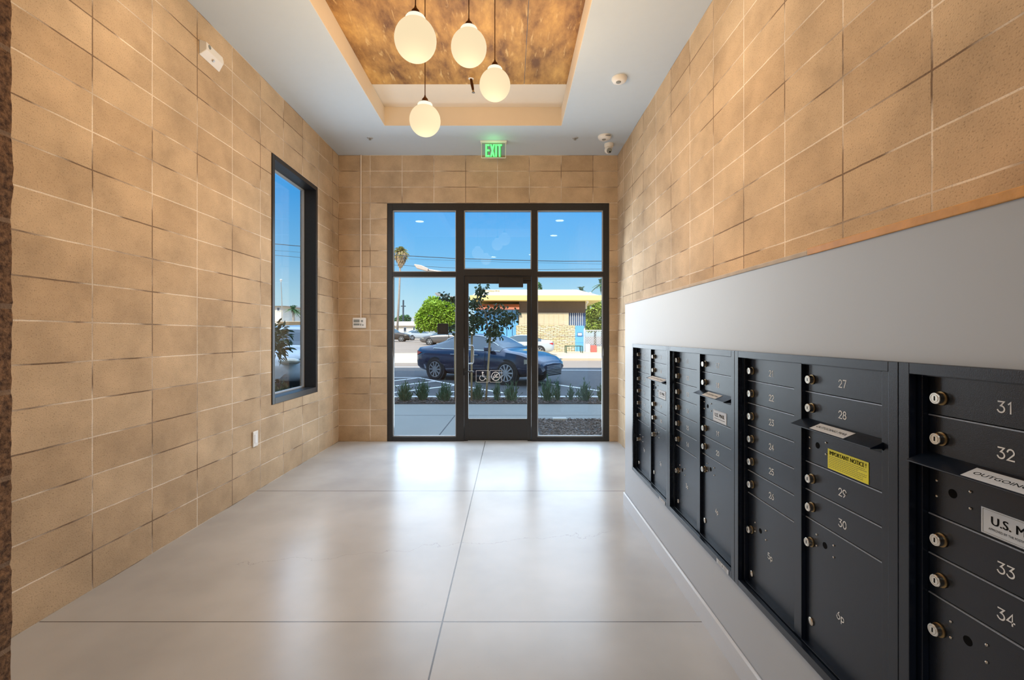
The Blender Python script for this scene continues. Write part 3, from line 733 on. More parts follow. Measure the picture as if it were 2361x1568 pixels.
# ------------------------------------------------------------------ pendants
GR = .11
def pendant(px, py, wpx, label):
    d = 2*GR*F/wpx; c = P(px, py, d)
    t = thing('globe_pendant_lamp', label, 'pendant lamp', c, group='globe pendant lamps in the ceiling recess')
    prof = []
    for k in range(0, 26):
        a_ = PI*k/32; prof.append((-math.cos(a_)*GR, math.sin(a_)*GR))
    mb = MB(); mb.lathe((0,0,0), (0,0,1), prof, 40)
    autosmooth(mb.build('globe', 'globe', t, local=True), 60)
    mb = MB(); mb.lathe((0,0,0), (0,0,1), [(.080,.050),(.090,.053),(.113,.053),(.119,.049),(.123,.040),(.124,.02)], 32)
    autosmooth(mb.build('globe_neck', 'globe_hot', t, local=True), 50)
    mb = MB(); mb.lathe((0,0,0), (0,0,1), [(.122,.040),(.127,.041),(.130,.022),(.152,.021),(.161,.013),(.170,.007),(.182,.004)], 24)
    autosmooth(mb.build('cap', 'bronze', t, local=True), 50)
    top = RZ-.012-c.z
    mb = MB(); mb.tube([(0,0,.17), (0,0,top)], .0032, 8); mb.build('cord', 'bronze', t, local=True)
    mb = MB(); mb.lathe((0,0,0), (0,0,1), [(top-.03,.008),(top-.02,.05),(top-.002,.06),(top,.06)], 24); autosmooth(mb.build('canopy', 'bronze', t, local=True), 50)
    lamp('pendant_light', 'POINT', c-Vector((0, 0, .28)), 21, (1, .68, .36), shadow_soft_size=.10)
    return t
pendant(958, 92, 96, 'milky glowing globe pendant, largest and highest at the left in the photo')
pendant(1081, 110, 82, 'milky glowing globe pendant in the middle, second largest in the photo')
pendant(1141, 196, 71, 'milky glowing globe pendant farthest right of the four')
pendant(980, 278, 71, 'milky glowing globe pendant hanging lowest in the photo')

# downlights
def downlight(x, y, label, e=16, col=(1, .85, .66)):
    t = thing('recessed_downlight', label, 'downlight', (x, y, CZ-.006), group='round recessed downlights')
    mb = MB(); mb.lathe((x, y, CZ-.0005), (0,0,-1), [(0,.105),(.003,.105),(.005,.100),(.005,.083),(.0035,.083)], 32); autosmooth(mb.build('trim_ring', 'plastic_white', t), 40)
    mb = MB(); mb.lathe((x, y, CZ-.0045), (0,0,-1), [(0,.082),(.0015,.082)], 32); mb.build('diffuser', 'lens_light', t)
    lamp('downlight_beam', 'SPOT', (x, y, CZ-.02), e, col, spot_size=math.radians(150), spot_blend=.9, shadow_soft_size=.07)
downlight(-1.83, 2.60, 'downlight in the ceiling beside the left wall', 11)
downlight(.985, 2.67, 'downlight in the ceiling above the mailbox wall, toward the entrance')
downlight(.993, 1.29, 'downlight in the ceiling above the mailbox wall, nearest the viewer')
downlight(-1.83, -.6, 'added fill downlight behind the viewpoint on the left', 46, (.78, .89, 1)); downlight(.6, -1.2, 'added fill downlight behind the viewpoint on the right', 46, (.78, .89, 1))  # unseen fill lamps added behind the viewpoint to brighten the room
downlight(-.5, -1.6, 'added fill downlight behind the viewpoint in the middle', 46, (.78, .89, 1))

# sprinkler drop in the recess
sp = thing('sprinkler_drop', 'brass sprinkler pipe drop in the ceiling recess', 'sprinkler', P(1087, 178, 4.5))
c = P(1086, 178, 4.49); c.z = RZ-.014
mb = MB(); mb.lathe((c.x, c.y, RZ-.0005), (0,0,-1), [(0,.03),(.010,.03),(.016,.014)], 20); autosmooth(mb.build('escutcheon', 'plastic_white', sp), 40)
mb = MB(); b2 = P(1091.5, 212, 4.49); mb.tube([c, c.lerp(b2, .35), c.lerp(b2, .36), c.lerp(b2, .85)], [.013, .013, .015, .011], 12); autosmooth(mb.build('pipe', 'bronze', sp), 50)
mb = MB(); mb.tube([c.lerp(b2, .85), b2], [.008, .012], 10); q = b2+Vector((0,0,-.004)); mb.lathe(q, (0,0,-1), [(0,.016),(.003,.016)], 14); mb.build('sprinkler_head', 'nickel', sp)

# concealed sprinklers
for px, lab in ((853, 'small sprinkler in the ceiling at the left of the exit sign'), (1326, 'small sprinkler in the ceiling at the right of the exit sign')):
    c = P(px, 318, 2.3046*F/456); s_ = thing('ceiling_sprinkler', lab, 'sprinkler', (c.x, c.y, CZ), group='small ceiling sprinklers')
    mb = MB(); mb.lathe((c.x, c.y, CZ-.0005), (0,0,-1), [(0,.036),(.003,.034),(.006,.024)], 20); autosmooth(mb.build('escutcheon', 'bead_grey', s_), 40)
    mb = MB(); mb.lathe((c.x, c.y, CZ-.006), (0,0,-1), [(0,.009),(.014,.008),(.016,.015),(.018,.015)], 14); mb.build('sprinkler_head', 'plastic_grey', s_)
# smoke detectors
for px, py, r, lab in ((1428, 180, .068, 'round white smoke detector farther from the entrance wall, alone on the ceiling'), (1394, 314, .078, 'round white vented smoke detector beside the security camera')):
    d = 2.3046*F/(VY-py); c = P(px, py, d); s_ = thing('smoke_detector', lab, 'smoke detector', (c.x, c.y, CZ), group='smoke detectors')
    mb = MB(); mb.lathe((c.x, c.y, CZ-.0005), (0,0,-1), [(0,r),(.012,r),(.030,r*.86),(.040,r*.6),(.042,0)], 32); autosmooth(mb.build('housing', 'plastic_white', s_), 35)
    mb = MB(); mb.lathe((c.x-.01, c.y-.01, CZ-.0385), (0,0,-1), [(0,.024),(.008,.020),(.009,0)], 20); autosmooth(mb.build('sensor_cap', 'plastic_grey', s_), 35)
    if py > 300:
        mb = MB()
        for k in range(5): x_ = c.x+.0+k*.012; mb.obox((x_, c.y-r*.93, CZ-.020), (1,0,0), (0,1,0), (0,0,1), .002, .004, .007)
        mb.build('vent_slots', 'ink_black', s_)
# security camera
c = P(1402, 340, 5.55); cm = thing('security_camera', 'white dome security camera at the ceiling corner above the door', 'security camera', (c.x, c.y, CZ-.11))
mb = MB(); mb.lathe((c.x+.01, c.y, CZ-.0005), (0,0,-1), [(0,.056),(.03,.054),(.045,.04),(.05,.02)], 28); autosmooth(mb.build('base', 'plastic_white', cm), 35)
bc = Vector((c.x, c.y-.01, CZ-.075))
mb = MB(); mb.lathe(bc, (0,0,1), [(-math.cos(PI*k/14)*.045, math.sin(PI*k/14)*.045) for k in range(15)], 24); autosmooth(mb.build('ball', 'plastic_white', cm), 60)
fd = Vector((.12, -.72, -.45)).normalized()
mb = MB(); mb.lathe(bc+fd*.038, fd, [(0,.032),(.006,.031),(.007,.026)], 24); mb.build('face', 'plastic_grey', cm)
mb = MB(); up_ = Vector((0,-.3,1)); mb.lathe(bc+fd*.045+Vector((0,0,.012)), fd, [(0,.011),(.004,.009)], 16); mb.lathe(bc+fd*.045+Vector((.006,0,-.014)), fd, [(0,.009),(.003,.007)], 16); mb.build('lens', 'ink_black', cm)

# exit sign
ed = 5.47; ex0, ex1 = P(1110, 326, ed).x, P(1166, 326, ed).x; ez0 = P(1110, 364.5, ed).z
es = thing('exit_sign', 'edge lit clear panel exit sign with green EXIT letters hanging from the ceiling', 'exit sign', ((ex0+ex1)/2, ed, ez0))
mb = MB(); mb.box(ex0-.012, ex1+.012, ed-.03, ed+.03, CZ-.022, CZ-.0005); mb.build('housing', 'plastic_white', es, bevel=.004)
mb = MB(); mb.box(ex0, ex1, ed-.004, ed+.004, ez0, CZ-.022); mb.build('panel', 'acrylic', es)
mb = MB(); t = .0045
mb.box(ex0-.001, ex0+t, ed-.006, ed+.006, ez0, CZ-.022).box(ex1-t, ex1+.001, ed-.006, ed+.006, ez0, CZ-.022).box(ex0, ex1, ed-.006, ed+.006, ez0-.001, ez0+t); mb.build('panel_edge', 'plastic_white', es, bevel=.002)
def exr(mb, dx, dy_, y):
    lw, hh = .020, .150; z_ = ez0+.012+dy_; x_ = P(1119, 326, ed).x+dx; ht = hh
    mb.box(x_, x_+lw, y, y+.002, z_, z_+ht)
    for zz in (z_, z_+ht/2-.009, z_+ht-.021): mb.box(x_+lw, x_+.050, y, y+.002, zz, zz+.021)
    X0 = x_+.055; w_ = .058
    for s_ in (0, 1):
        a_ = (X0, z_) if s_ == 0 else (X0+w_-lw, z_); b_ = (X0+w_-lw, z_+ht) if s_ == 0 else (X0, z_+ht)
        mb.prism([(a_[0], a_[1]), (a_[0]+lw, a_[1]), (b_[0]+lw, b_[1]), (b_[0], b_[1])], (0, y+.0005*s_, 0), (1,0,0), (0,0,1), (0,1,0), .002)
    X1 = X0+w_+.004; mb.box(X1, X1+lw, y, y+.002, z_, z_+ht)
    X2 = X1+lw+.005; mb.box(X2, X2+.054, y, y+.002, z_+ht-.021, z_+ht); mb.box(X2+.017, X2+.017+lw, y, y+.002, z_, z_+ht-.021)
mb = MB(); exr(mb, 0, 0, ed-.0075); mb.build('lettering', 'exit_green', es)
mb = MB(); exr(mb, .010, .002, ed+.0065); mb.build('rear_lettering', 'exit_green_dim', es)
lamp('exit_glow', 'POINT', ((ex0+ex1)/2, ed-.10, CZ-.12), .35, (.2, 1, .3), shadow_soft_size=.05)

# wall boxes
def wall_y(o_): pass
wd = thing('wall_alarm', 'white plastic alarm box high on the left block wall', 'alarm', (LX(3.42), 3.42, 3.40))
x_ = LX(3.42)+.001; mb = MB()
bp_ = [(-.135,-.062),(.130,-.062),(.142,-.02),(.142,.02),(.118,.062),(-.135,.058)]; fp = [(-.120,-.014),(.098,-.014),(.112,0),(.112,.018),(.096,.046),(-.120,.046)]
n_ = len(bp_)
vs = [(x_, 3.42+p[0], 3.40+p[1]) for p in bp_]+[(x_+.052, 3.42+p[0], 3.40+p[1]) for p in fp]
mb.add(vs, [tuple(range(n_))[::-1], tuple(range(n_, 2*n_))]+[(i, (i+1)%n_, (i+1)%n_+n_, i+n_) for i in range(n_)])
mb.build('housing', 'plastic_white', wd, bevel=.004)
mb = MB(); mb.lathe((x_+.0515, 3.34, 3.425), (1,0,0), [(0,.017),(.003,.016),(.004,0)], 20); mb.build('lens', 'plastic_grey', wd)
mb = MB(); mb.lathe((x_+.034, 3.42, 3.360), (.8,0,-.6), [(0,.011),(.004,.009),(.005,0)], 14); mb.build('sensor_port', 'bead_grey', wd)
wd.scale = (.88, .86, .9); wd.location.y -= .02; wd.location.z += .012
pc = 3.993; x_ = LX(pc)+.0005
op = thing('outlet_plate', 'white electrical cover plate low on the left block wall', 'outlet', (x_, pc, .39))
mb = MB(); mb.box(x_, x_+.011, pc-.042, pc+.036, .396, .528); mb.build('plate', 'plastic_white', op, bevel=.003)
mb = MB(); mb.box(x_+.011, x_+.014, pc-.020, pc+.014, .425, .499); mb.build('insert', 'ink_white', op, bevel=.001)
kp = thing('alarm_keypad', 'white control keypad on the back wall under a thin conduit', 'keypad', (sx(830), D-.02, sz(757)))
mb = MB(); mb.box(sx(814.5), sx(845.5), D-.034, D-.0005, sz(756.5), sz(732.5)); mb.build('housing', 'plastic_white', kp, bevel=.010, seg=3)
mb = MB(); mb.box(sx(817.5), sx(831), D-.0362, D-.0345, sz(743.5), sz(737)).box(sx(817.5), sx(831), D-.0362, D-.0345, sz(750.5), sz(746)); mb.build('display', 'plastic_grey', kp)
mb = MB(); mb.lathe((sx(836.5), D-.0345, sz(740.5)), (0,-1,0), [(0,.014),(.004,.013),(.0045,0)], 18); mb.lathe((sx(838.5), D-.0345, sz(749.5)), (0,-1,0), [(0,.010),(.004,.009),(.0045,0)], 14); mb.box(sx(832.5), sx(835), D-.037, D-.0345, sz(751), sz(746.5)); mb.build('buttons', 'plastic_grey', kp)
mb = MB(); cxx = sx(833)
mb.tube([(cxx, D-.012, sz(732.8)), (cxx, D-.012, CZ-.001)], .0095, 12)
cd = mb.build('conduit_pipe', 'conduit', None); autosmooth(cd, 50); tag(cd, 'thin pale conduit running down the back wall from the ceiling', 'conduit')

# ------------------------------------------------------------------ outdoors: ground
def gz(y): return 0.0 if y < 10.1 else (-.12+(min(y, 75)-10.15)*.0148)
def G(px, py):
    d = 1.623/((py-VY)/F+.0148); return Vector(((px-VX)*d/F, d, gz(d)))
mb = MB(); mb.box(-14, 12, D+.2, 9.2, -.12, -.012)
struct('ground_walk', mb, 'concrete_walk', 'pale concrete walk outside the entrance')
mb = MB()
for yy in (7.9,): mb.box(-14, 12, yy-.008, yy+.008, -.013, -.0105)
a_, b_ = P(1050, 955, 7.95), P(1010, 1003, 6.25)
mb.bar((a_.x, 7.9, -.0118), (b_.x, 6.12, -.0118), .016, .003); mb.bar((-3.35, 9.18, -.0118), (-4.3, 7.9, -.0118), .014, .003)
struct('trim_4', mb, 'asphalt_shade_joint', 'joints tooled in the concrete walk')
def chips(x0, x1, y0, y1, z, n_, name, label, seed, s=.03):
    rr = random.Random(seed); mb = MB()
    for i in range(n_):
        a_ = rr.uniform(0, PI); t_ = rr.uniform(-.5, .5); ax = Vector((math.cos(a_), math.sin(a_), t_)).normalized(); ay = ax.cross(Vector((0,0,1))).normalized(); az = ax.cross(ay)
        mb.obox((rr.uniform(x0, x1), rr.uniform(y0, y1), z+rr.uniform(0, .018)), ax, ay, az, rr.uniform(.3, 1)*s, rr.uniform(.15, .4)*s, .004)
    return tag(mb.build(name, 'chip', None), label, 'mulch', kind='stuff')
mb = MB(); mb.box(.40, 6, D+.2, 7.45, -.012, .004); struct('ground_bed_right', mb, 'mulch', 'dark mulch bed right of the door')
chips(.42, 2.4, 6.15, 7.43, .005, 2200, 'mulch_chips', 'dark wood mulch outside the right pane', 1)
mb = MB(); mb.box(-12, 10, 9.2, 10.0, -.12, .004); struct('ground_bed_street', mb, 'mulch', 'mulch planting strip along the curb')
chips(-3.2, 2.6, 9.21, 9.99, .005, 1800, 'mulch_chips', 'dark wood mulch in the planting strip by the curb', 2, .035)
for i, (px, lab) in enumerate(((1290, 'flat pale paving stone in the mulch bed, left one'), (1408, 'flat pale paving stone in the mulch bed, right one'))):
    c = P(px, 966+i*6, 7.35-i*.35); mb = MB(); mb.box(c.x-.11, c.x+.11, c.y-.06, c.y+.06, .006, .045)
    tag(mb.build('paving_stone', 'curb', None, bevel=.008), lab, 'paving stone', 'paving stones in the mulch bed')
mb = MB(); mb.box(-14, 12, 9.98, 10.15, -.15, .03); struct('ground_curb', mb, 'curb', 'pale concrete curb between planting strip and street', bevel=.01)
mb = MB(); Ys = [10.15, 19, 30, 45, 60, 75, 260]
mb.add([(x, y, gz(y+.01)) for y in Ys for x in (-160, 160)], [(2*i, 2*i+1, 2*i+3, 2*i+2) for i in range(len(Ys)-1)])
struct('ground_street', mb, 'asphalt', 'asphalt street and lot', origin=(0,0,0))
def gstrip(mb, pts, w, lift=.006):
    for a, b in zip(pts, pts[1:]):
        d_ = (b-a); d_.z = 0; d_.normalize(); n_ = Vector((-d_.y, d_.x, 0))*w/2; k = Vector((0,0,lift))
        q = [a+n_+k, b+n_+k, b-n_+k, a-n_+k]
        for p in q: p.z = gz(p.y+.001)+lift
        mb.add(q, [(0,1,2,3)])
mb = MB()
gstrip(mb, [G(895, 871), G(965, 871)], .11); gstrip(mb, [G(965, 871), G(1051, 888), G(1162, 906.5)], .11)
gstrip(mb, [G(895, 880), G(962, 872)], .11); gstrip(mb, [G(890, 893), G(1007, 879)], .11); gstrip(mb, [G(895, 907), G(1048, 889)], .11); gstrip(mb, [G(1040, 904), G(1112, 897)], .11)
gstrip(mb, [G(1225, 879), G(1400, 904)], .11); gstrip(mb, [G(1200, 853), G(1420, 854.5)], .12)
gstrip(mb, [G(895, 846.5), G(990, 846.5)], .12, .008)
struct('trim_5', mb, 'paint_line', 'white painted lines on the parking area and street')
mb = MB(); mb.add([(-16, 10.16, gz(10.16)+.003), (12, 10.16, gz(10.16)+.003), (12, 19.2, gz(19.2)+.003), (-16, 19.2, gz(19.2)+.003)], [(0,1,2,3)])  # sheet over the street asphalt carrying the building's shade in its colour
struct('ground_parking', mb, 'asphalt_shade_joint', 'asphalt nearest the building, darkened as far as its shade reaches')
mb = MB(); y0, y1 = 23.5, 31
mb.add([(-1, y0, gz(y0)+.12), (60, y0, gz(y0)+.12), (60, y1, gz(y1)+.12), (-2, y1, gz(y1)+.12), (-1, y0, gz(y0)), (60, y0, gz(y0)), (-2, y1, gz(y1))], [(0,1,2,3), (4,5,1,0), (6,4,0,3)])
struct('ground_far_walk', mb, 'concrete_far', 'sunlit pale sidewalk across the street')
mb = MB(); mb.add([G(895, 838)+Vector((-8,0,.01)), G(1010, 838)+Vector((0,0,.01)), G(1000, 814)+Vector((0,0,.01)), G(890, 818)+Vector((-10,0,.01))], [(0,1,2,3)])
struct('ground_patch', mb, 'concrete_far', 'pale concrete apron in the street')

# own building above the room (casts the shade on the forecourt)
mb = MB(); mb.box(-2.42, 16, -12, D+.2, 3.951, 11.2); struct('wall_upper_floors', mb, 'mass_wall', 'upper floors of the building above the lobby')
mb = MB(); mb.box(-24, -2.7, -12, -1.2, -.1, 16.2); struct('wall_wing', mb, 'mass_wall', 'side wing of the building left of the court')
mb = MB(); mb.box(-26, -2.40, -1.2, 10.0, -.15, -.06); struct('ground_court', mb, 'mulch', 'planted court left of the lobby')

# ------------------------------------------------------------------ plants
def leaf(mb, c, d, w, L, up, fold=.25):
    d = d.normalized(); s_ = d.cross(up)
    if s_.length < 1e-3: s_ = d.cross(Vector((1,0,0)))
    s_.normalize(); n_ = s_.cross(d)
    m1 = c+d*L*.5; k1 = n_*w*fold
    mb.add([c, c+d*L*.28+s_*w*.42+k1, c+d*L*.66+s_*w*.44+k1, c+d*L, c+d*L*.66-s_*w*.44+k1, c+d*L*.28-s_*w*.42+k1, m1], [(0,6,1),(1,6,2),(2,6,3),(0,5,6),(5,4,6),(4,3,6)])
def foliage(mb, blobs, n_, L, w, rr, shell=.5):
    tot = sum(b[1].x*b[1].y*b[1].z for b in blobs)
    for (c, r) in blobs:
        k = int(n_*(r.x*r.y*r.z)/tot)
        for i in range(k):
            v = Vector((rr.gauss(0,1), rr.gauss(0,1), rr.gauss(0,1))).normalized(); q = rr.uniform(shell, 1)**.6
            p = c+Vector((v.x*r.x, v.y*r.y, v.z*r.z))*q
            d = (v+Vector((rr.uniform(-1,1), rr.uniform(-1,1), rr.uniform(-1.1,.5)))*.9)
            leaf(mb, p, d, w*rr.uniform(.6, 1.2), L*rr.uniform(.6, 1.2), Vector((rr.uniform(-1,1), rr.uniform(-1,1), 1)))
# young street tree
rr = random.Random(11); TY = 9.6
tb = P(1126, 925, TY); base = Vector((tb.x, TY, .0))
yt = thing('young_tree', 'young staked tree with dark broad leaves in front of the door', 'tree', base)
mb = MB(); top = P(1100, 668, TY)
tr = [P(1121, 922, TY), P(1126, 840, TY), P(1128, 770, TY), P(1118, 720, TY), P(1102, 690, TY), P(1096, 662, TY)]; tr[0].z = .0
mb.tube(tr, [.018, .016, .014, .012, .008, .004], 8)
tips = []
for (px, py, fx, fy) in ((1175, 735, 1127, 765), (1190, 725, 1150, 745), (1160, 712, 1120, 725), (1095, 730, 1122, 745), (1085, 700, 1108, 705), (1065, 735, 1115, 740), (1040, 760, 1095, 735), (1140, 745, 1127, 768), (1025, 685, 1085, 700), (1050, 690, 1085, 700), (1115, 663, 1100, 690), (1075, 765, 1110, 745), (1150, 765, 1127, 775)):
    a = P(fx, fy, TY); b = P(px, py, TY+rr.uniform(-.35, .35)); mb.tube([a, a.lerp(b, .5)+Vector((0,0,.02)), b], [.008, .005, .002], 6); tips.append((a, b))
mb.build('trunk', 'bark', yt, smooth=True)
mb = MB()
for (a, b) in tips:
    L_ = (b-a).length; k = int(56+L_*120)
    for i in range(k):
        t_ = rr.uniform(.15, 1.05); p = a.lerp(b, t_)+Vector((rr.gauss(0,.065), rr.gauss(0,.10), rr.gauss(0,.055)))
        leaf(mb, p, Vector((rr.uniform(-1,1), rr.uniform(-1,1), rr.uniform(-1.2,.3))), rr.uniform(.045,.075), rr.uniform(.055,.09), Vector((rr.uniform(-1,1), rr.uniform(-1,1), .6)))
mb.build('foliage', 'leaf_dark', yt)
for px, x2, lab in ((1131, 1120, 'tan wooden stake against the young tree trunk'), (1088, 1087, 'tan wooden stake seen left of the young tree through the door'), (1049, 1050, 'tan wooden stake of the young tree behind the left door mullion')):
    a = P(px, 770, TY-.06); b = P(x2, 921, TY-.06); b.z = .0; mb = MB(); mb.tube([b, a], .020, 10)
    tag(mb.build('tree_stake', 'stake_wood', None, smooth=True), lab, 'stake', 'tree stakes')
# shrubs along the curb
def shrub(px, y, w, h, lab, n_=70, seed=0, zb=.004, mt='leaf_shrub', X=None, group='low shrubs in the planting strip'):
    rr = random.Random(seed+100); x = (px-VX)*y/F if X is None else X
    mb = MB(); c0 = Vector((x, y, zb))
    for i in range(n_):
        a_ = rr.uniform(0, 2*PI); sp = rr.uniform(0, 1); out = Vector((math.cos(a_), math.sin(a_), 0)); st = c0+out*rr.uniform(0, .06)*w*4
        tip = c0+out*sp*w/2*rr.uniform(.7, 1.12)+Vector((0,0,h*rr.uniform(.35, 1.08)*(1-.45*sp*sp)))
        dv = tip-st; leaf(mb, st, dv, .020, dv.length, Vector((rr.uniform(-1,1), rr.uniform(-1,1), .3)), .1)
        for k in range(3):
            p = st.lerp(tip, rr.uniform(.35, 1)); leaf(mb, p, dv.normalized()+Vector((rr.uniform(-1,1), rr.uniform(-1,1), rr.uniform(0,.6)))*.8, .020, rr.uniform(.05,.10), Vector((rr.uniform(-1,1), .3, 1)))
    return tag(mb.build('shrub', mt, None, origin=(x, y, zb)), lab, 'shrub', group)
shrub(934, 9.5, .40, .42, 'leafy green shrub at the curb seen through the left pane, leftmost', seed=1, n_=90)
shrub(974, 9.62, .38, .44, 'leafy green shrub at the curb touching the leftmost shrub on its right', seed=2, n_=90)
shrub(1025, 9.5, .42, .40, 'leafy green shrub at the curb beside the left door mullion', seed=3, n_=85)
shrub(1100, 9.65, .40, .36, 'leafy green shrub at the curb left of the young tree trunk', seed=4)
shrub(1146, 9.55, .22, .46, 'narrow spiky green shrub at the curb just right of the tree trunk', seed=5, n_=36)
shrub(1180, 9.5, .42, .42, 'leafy green shrub at the curb behind the right part of the door glass', seed=6)
shrub(1262, 9.45, .40, .50, 'taller green shrub at the curb at the left of the right pane', seed=7)
shrub(1284, 9.55, .26, .42, 'thin green shrub at the curb close right of the taller shrub', seed=8, n_=36)
shrub(1316, 9.6, .22, .30, 'small grassy shrub at the curb in the middle of the right pane', seed=9, n_=36)
shrub(1348, 9.5, .40, .44, 'leafy green shrub at the curb right of the middle of the right pane', seed=10)
shrub(1385, 9.5, .20, .40, 'thin grassy shrub at the curb at the right edge of the right pane', seed=11, n_=36)
# court plants outside the left window
for i, (X, Y_, w, h, lab) in enumerate(((-3.9, 7.2, .7, .50, 'low dark grassy plant outside the left window, left one'), (-4.05, 8.2, .8, .56, 'low dark grassy plant outside the left window, right one'))):
    shrub(0, Y_, w, h, lab, n_=200, seed=20+i, zb=-.06, X=X, mt='leaf_dark', group='low plants outside the left window')
rr = random.Random(31); c = Vector((-4.62, 8.9, 1.33)); bs = thing('broadleaf_bush', 'dark broad leaved bush before the white car outside the left window', 'bush', (c.x, c.y, -.06))
mb = MB(); mb.tube([(c.x, c.y, -.06), (c.x-.05, c.y, .6), (c.x-.04, c.y, 1.2)], [.02, .016, .01], 8); mb.build('stem', 'bark', bs)
mb = MB(); foliage(mb, [(c, Vector((.33, .3, .30))), (c+Vector((.10, 0, -.25)), Vector((.2, .2, .18)))], 300, .16, .07, rr, .2); mb.build('foliage', 'leaf_dark', bs)

def tree(px, pyb, d, blobs, n_, L, mt, lab, seed, tw=.2, group='trees across the street'):
    rr = random.Random(seed); x = (px-VX)*d/F; z = gz(d)
    t = thing('leafy_tree', lab, 'tree', (x, d, z), group=group)
    bl = [(P(bx, by, d+rr.uniform(-1, 1)), Vector((rx*d/F, rx*d/F*.9, rz_*d/F))) for (bx, by, rx, rz_) in blobs]
    tp = bl[0][0]
    mb = MB(); mb.tube([(x, d, z), (x, d, (z+tp.z)/2), tp], [tw, tw*.8, tw*.4], 8)
    for b in bl[1:]: mb.tube([Vector((x, d, (z+tp.z)/2)), b[0]], [tw*.5, tw*.2], 6)
    mb.build('trunk', 'bark', t, smooth=True)
    mb = MB(); foliage(mb, bl, n_, L, L*.7, rr, .55); mb.build('foliage', mt, t)
    return t
tree(1008, 790, 56, [(1008, 728, 40, 34), (985, 735, 26, 26), (1032, 722, 28, 30), (1000, 705, 24, 20), (1045, 745, 22, 24), (972, 745, 14, 20)], 8500, .33, 'leaf_bright', 'bright green rounded tree across the street left of the door', 41)
tree(1372, 800, 44, [(1378, 735, 24, 26), (1368, 712, 20, 18), (1385, 700, 14, 12), (1362, 745, 14, 18)], 3600, .28, 'leaf_bright2', 'bright green tree beside the blue and yellow building at the right', 42, .12)
tree(1243, 790, 60, [(1243, 668, 4, 14), (1243, 676, 6, 8)], 260, .35, 'leaf_palm_green', 'slim green treetop behind the building roof, right of the door', 43, .08)
tree(930, 790, 82, [(932, 736, 14, 7), (920, 740, 10, 6)], 900, .4, 'leaf_palm_green', 'low dark green tree behind the cream house', 44, .1)
def palm(px, pyc, d, R, nf, lab, bot, skirt=False, seed=0, mt='leaf_palm_green', tw=.16, lean=0):
    rr = random.Random(seed); c = P(px, pyc, d); z0 = gz(d); xb = c.x+lean
    t = thing('palm_tree', lab, 'palm tree', (xb, d, z0), group='palm trees')
    mb = MB(); mb.tube([(xb, d, z0), ((xb+c.x)/2+.05, d, (z0+c.z)/2), c], [tw*1.25, tw, tw*.8], 10); mb.build('trunk', 'bark', t, smooth=True)
    mb = MB()
    for i in range(nf):
        a_ = rr.uniform(0, 2*PI); el = rr.uniform(-.75, 1.4); dv = Vector((math.cos(a_)*math.cos(el), math.sin(a_)*math.cos(el), math.sin(el)))
        L = R*rr.uniform(.75, 1.05); pts = [c+dv*L*t_-Vector((0,0,1))*(L*.45*t_*t_) for t_ in (0, .25, .5, .75, 1)]
        for k in range(len(pts)-1):
            for j in range(4):
                p = pts[k].lerp(pts[k+1], j/4); dd = (pts[k+1]-pts[k]).normalized(); s_ = dd.cross(Vector((0,0,1))).normalized()
                for sg in (-1, 1): leaf(mb, p, dd*.8+s_*sg-Vector((0,0,.35)), R*.055, R*.28*(1.1-.16*k), Vector((0,0,1)))
    mb.build('fronds', mt, t)
    if skirt:
        mb = MB()
        for i in range(150):
            a_ = rr.uniform(0, 2*PI); h = rr.uniform(0, 1); r_ = R*.62*(1-h)**.8+.1; p = c+Vector((math.cos(a_)*r_, math.sin(a_)*r_, -R*.25-h*R*1.35))
            leaf(mb, p+Vector((0,0,R*.25)), Vector((math.cos(a_)*.15, math.sin(a_)*.15, -1)), R*.14, R*.6, Vector((math.cos(a_), math.sin(a_), 0)))
        mb.build('dead_frond_skirt', 'palm_skirt', t)
palm(924, 580, 70, 1.35, 90, 'very tall palm with a brown frond skirt in the upper left pane', 0, True, 51, 'leaf_palm', .15, -.6)
palm(1341, 671, 58, 1.15, 16, 'short palm crown behind the roof of the blue and yellow building', 0, False, 52, tw=.1)
palm(1388, 655, 50, 1.2, 18, 'palm crown at the top right corner of the right pane', 0, False, 53, tw=.1)
palm(676, 714, 40, .75, 26, 'palm crown seen through the left window', 0, False, 54, tw=.12)

# ------------------------------------------------------------------ wires, poles, street lamps
for pts, r_, lab in (([(560, 556, 26), (697, 568, 26), (905, 588, 26), (1050, 596, 26), (1150, 599, 26), (1300, 602.5, 26), (1440, 602, 26)], .020, 'thick black overhead wire, uppermost'),
                     ([(560, 572, 27), (697, 582, 27), (905, 596, 27), (1150, 604, 27), (1440, 610, 27)], .007, 'faint thin overhead wire between the two darker ones'),
                     ([(560, 582, 26), (697, 594, 26), (905, 611, 26), (1050, 618, 26), (1240, 621.5, 26), (1440, 620, 26)], .011, 'thin dark overhead wire, lowest')):
    mb = MB(); mb.tube([P(*p) for p in pts], r_, 6); tag(mb.build('overhead_wire', 'wire', None), lab, 'wire', 'overhead wires')
def street_lamp(hx, hy, d, L, arm, pole_x, lab, mt='lamp_metal'):
    c = P(hx, hy, d); e_ = P(hx+L, hy+L*.36, d); pe = P(pole_x, hy+arm, d); z0 = gz(d)
    t = thing('street_lamp', lab, 'street lamp', (pe.x, d, z0), group='street lamps')
    mb = MB(); ax = (e_-c).normalized(); ay = Vector((0,1,0)); az = ax.cross(ay); ln = (e_-c).length
    poly = [(0,.02), (ln*.25,.12), (ln,.08), (ln,-.06), (ln*.5,-.09), (0,-.03)]
    mb.prism([(p[0], -p[1]) for p in poly], c-ay*.14, ax, az, ay, .28); mb.build('lamp_head', mt, t, bevel=.02)
    mb = MB(); mb.tube([e_, e_.lerp(pe, .5)+Vector((0,0,-.02)), pe], .05, 8); mb.tube([(pe.x, d, z0), pe], [.11, .07], 10); mb.build('pole', mt, t)
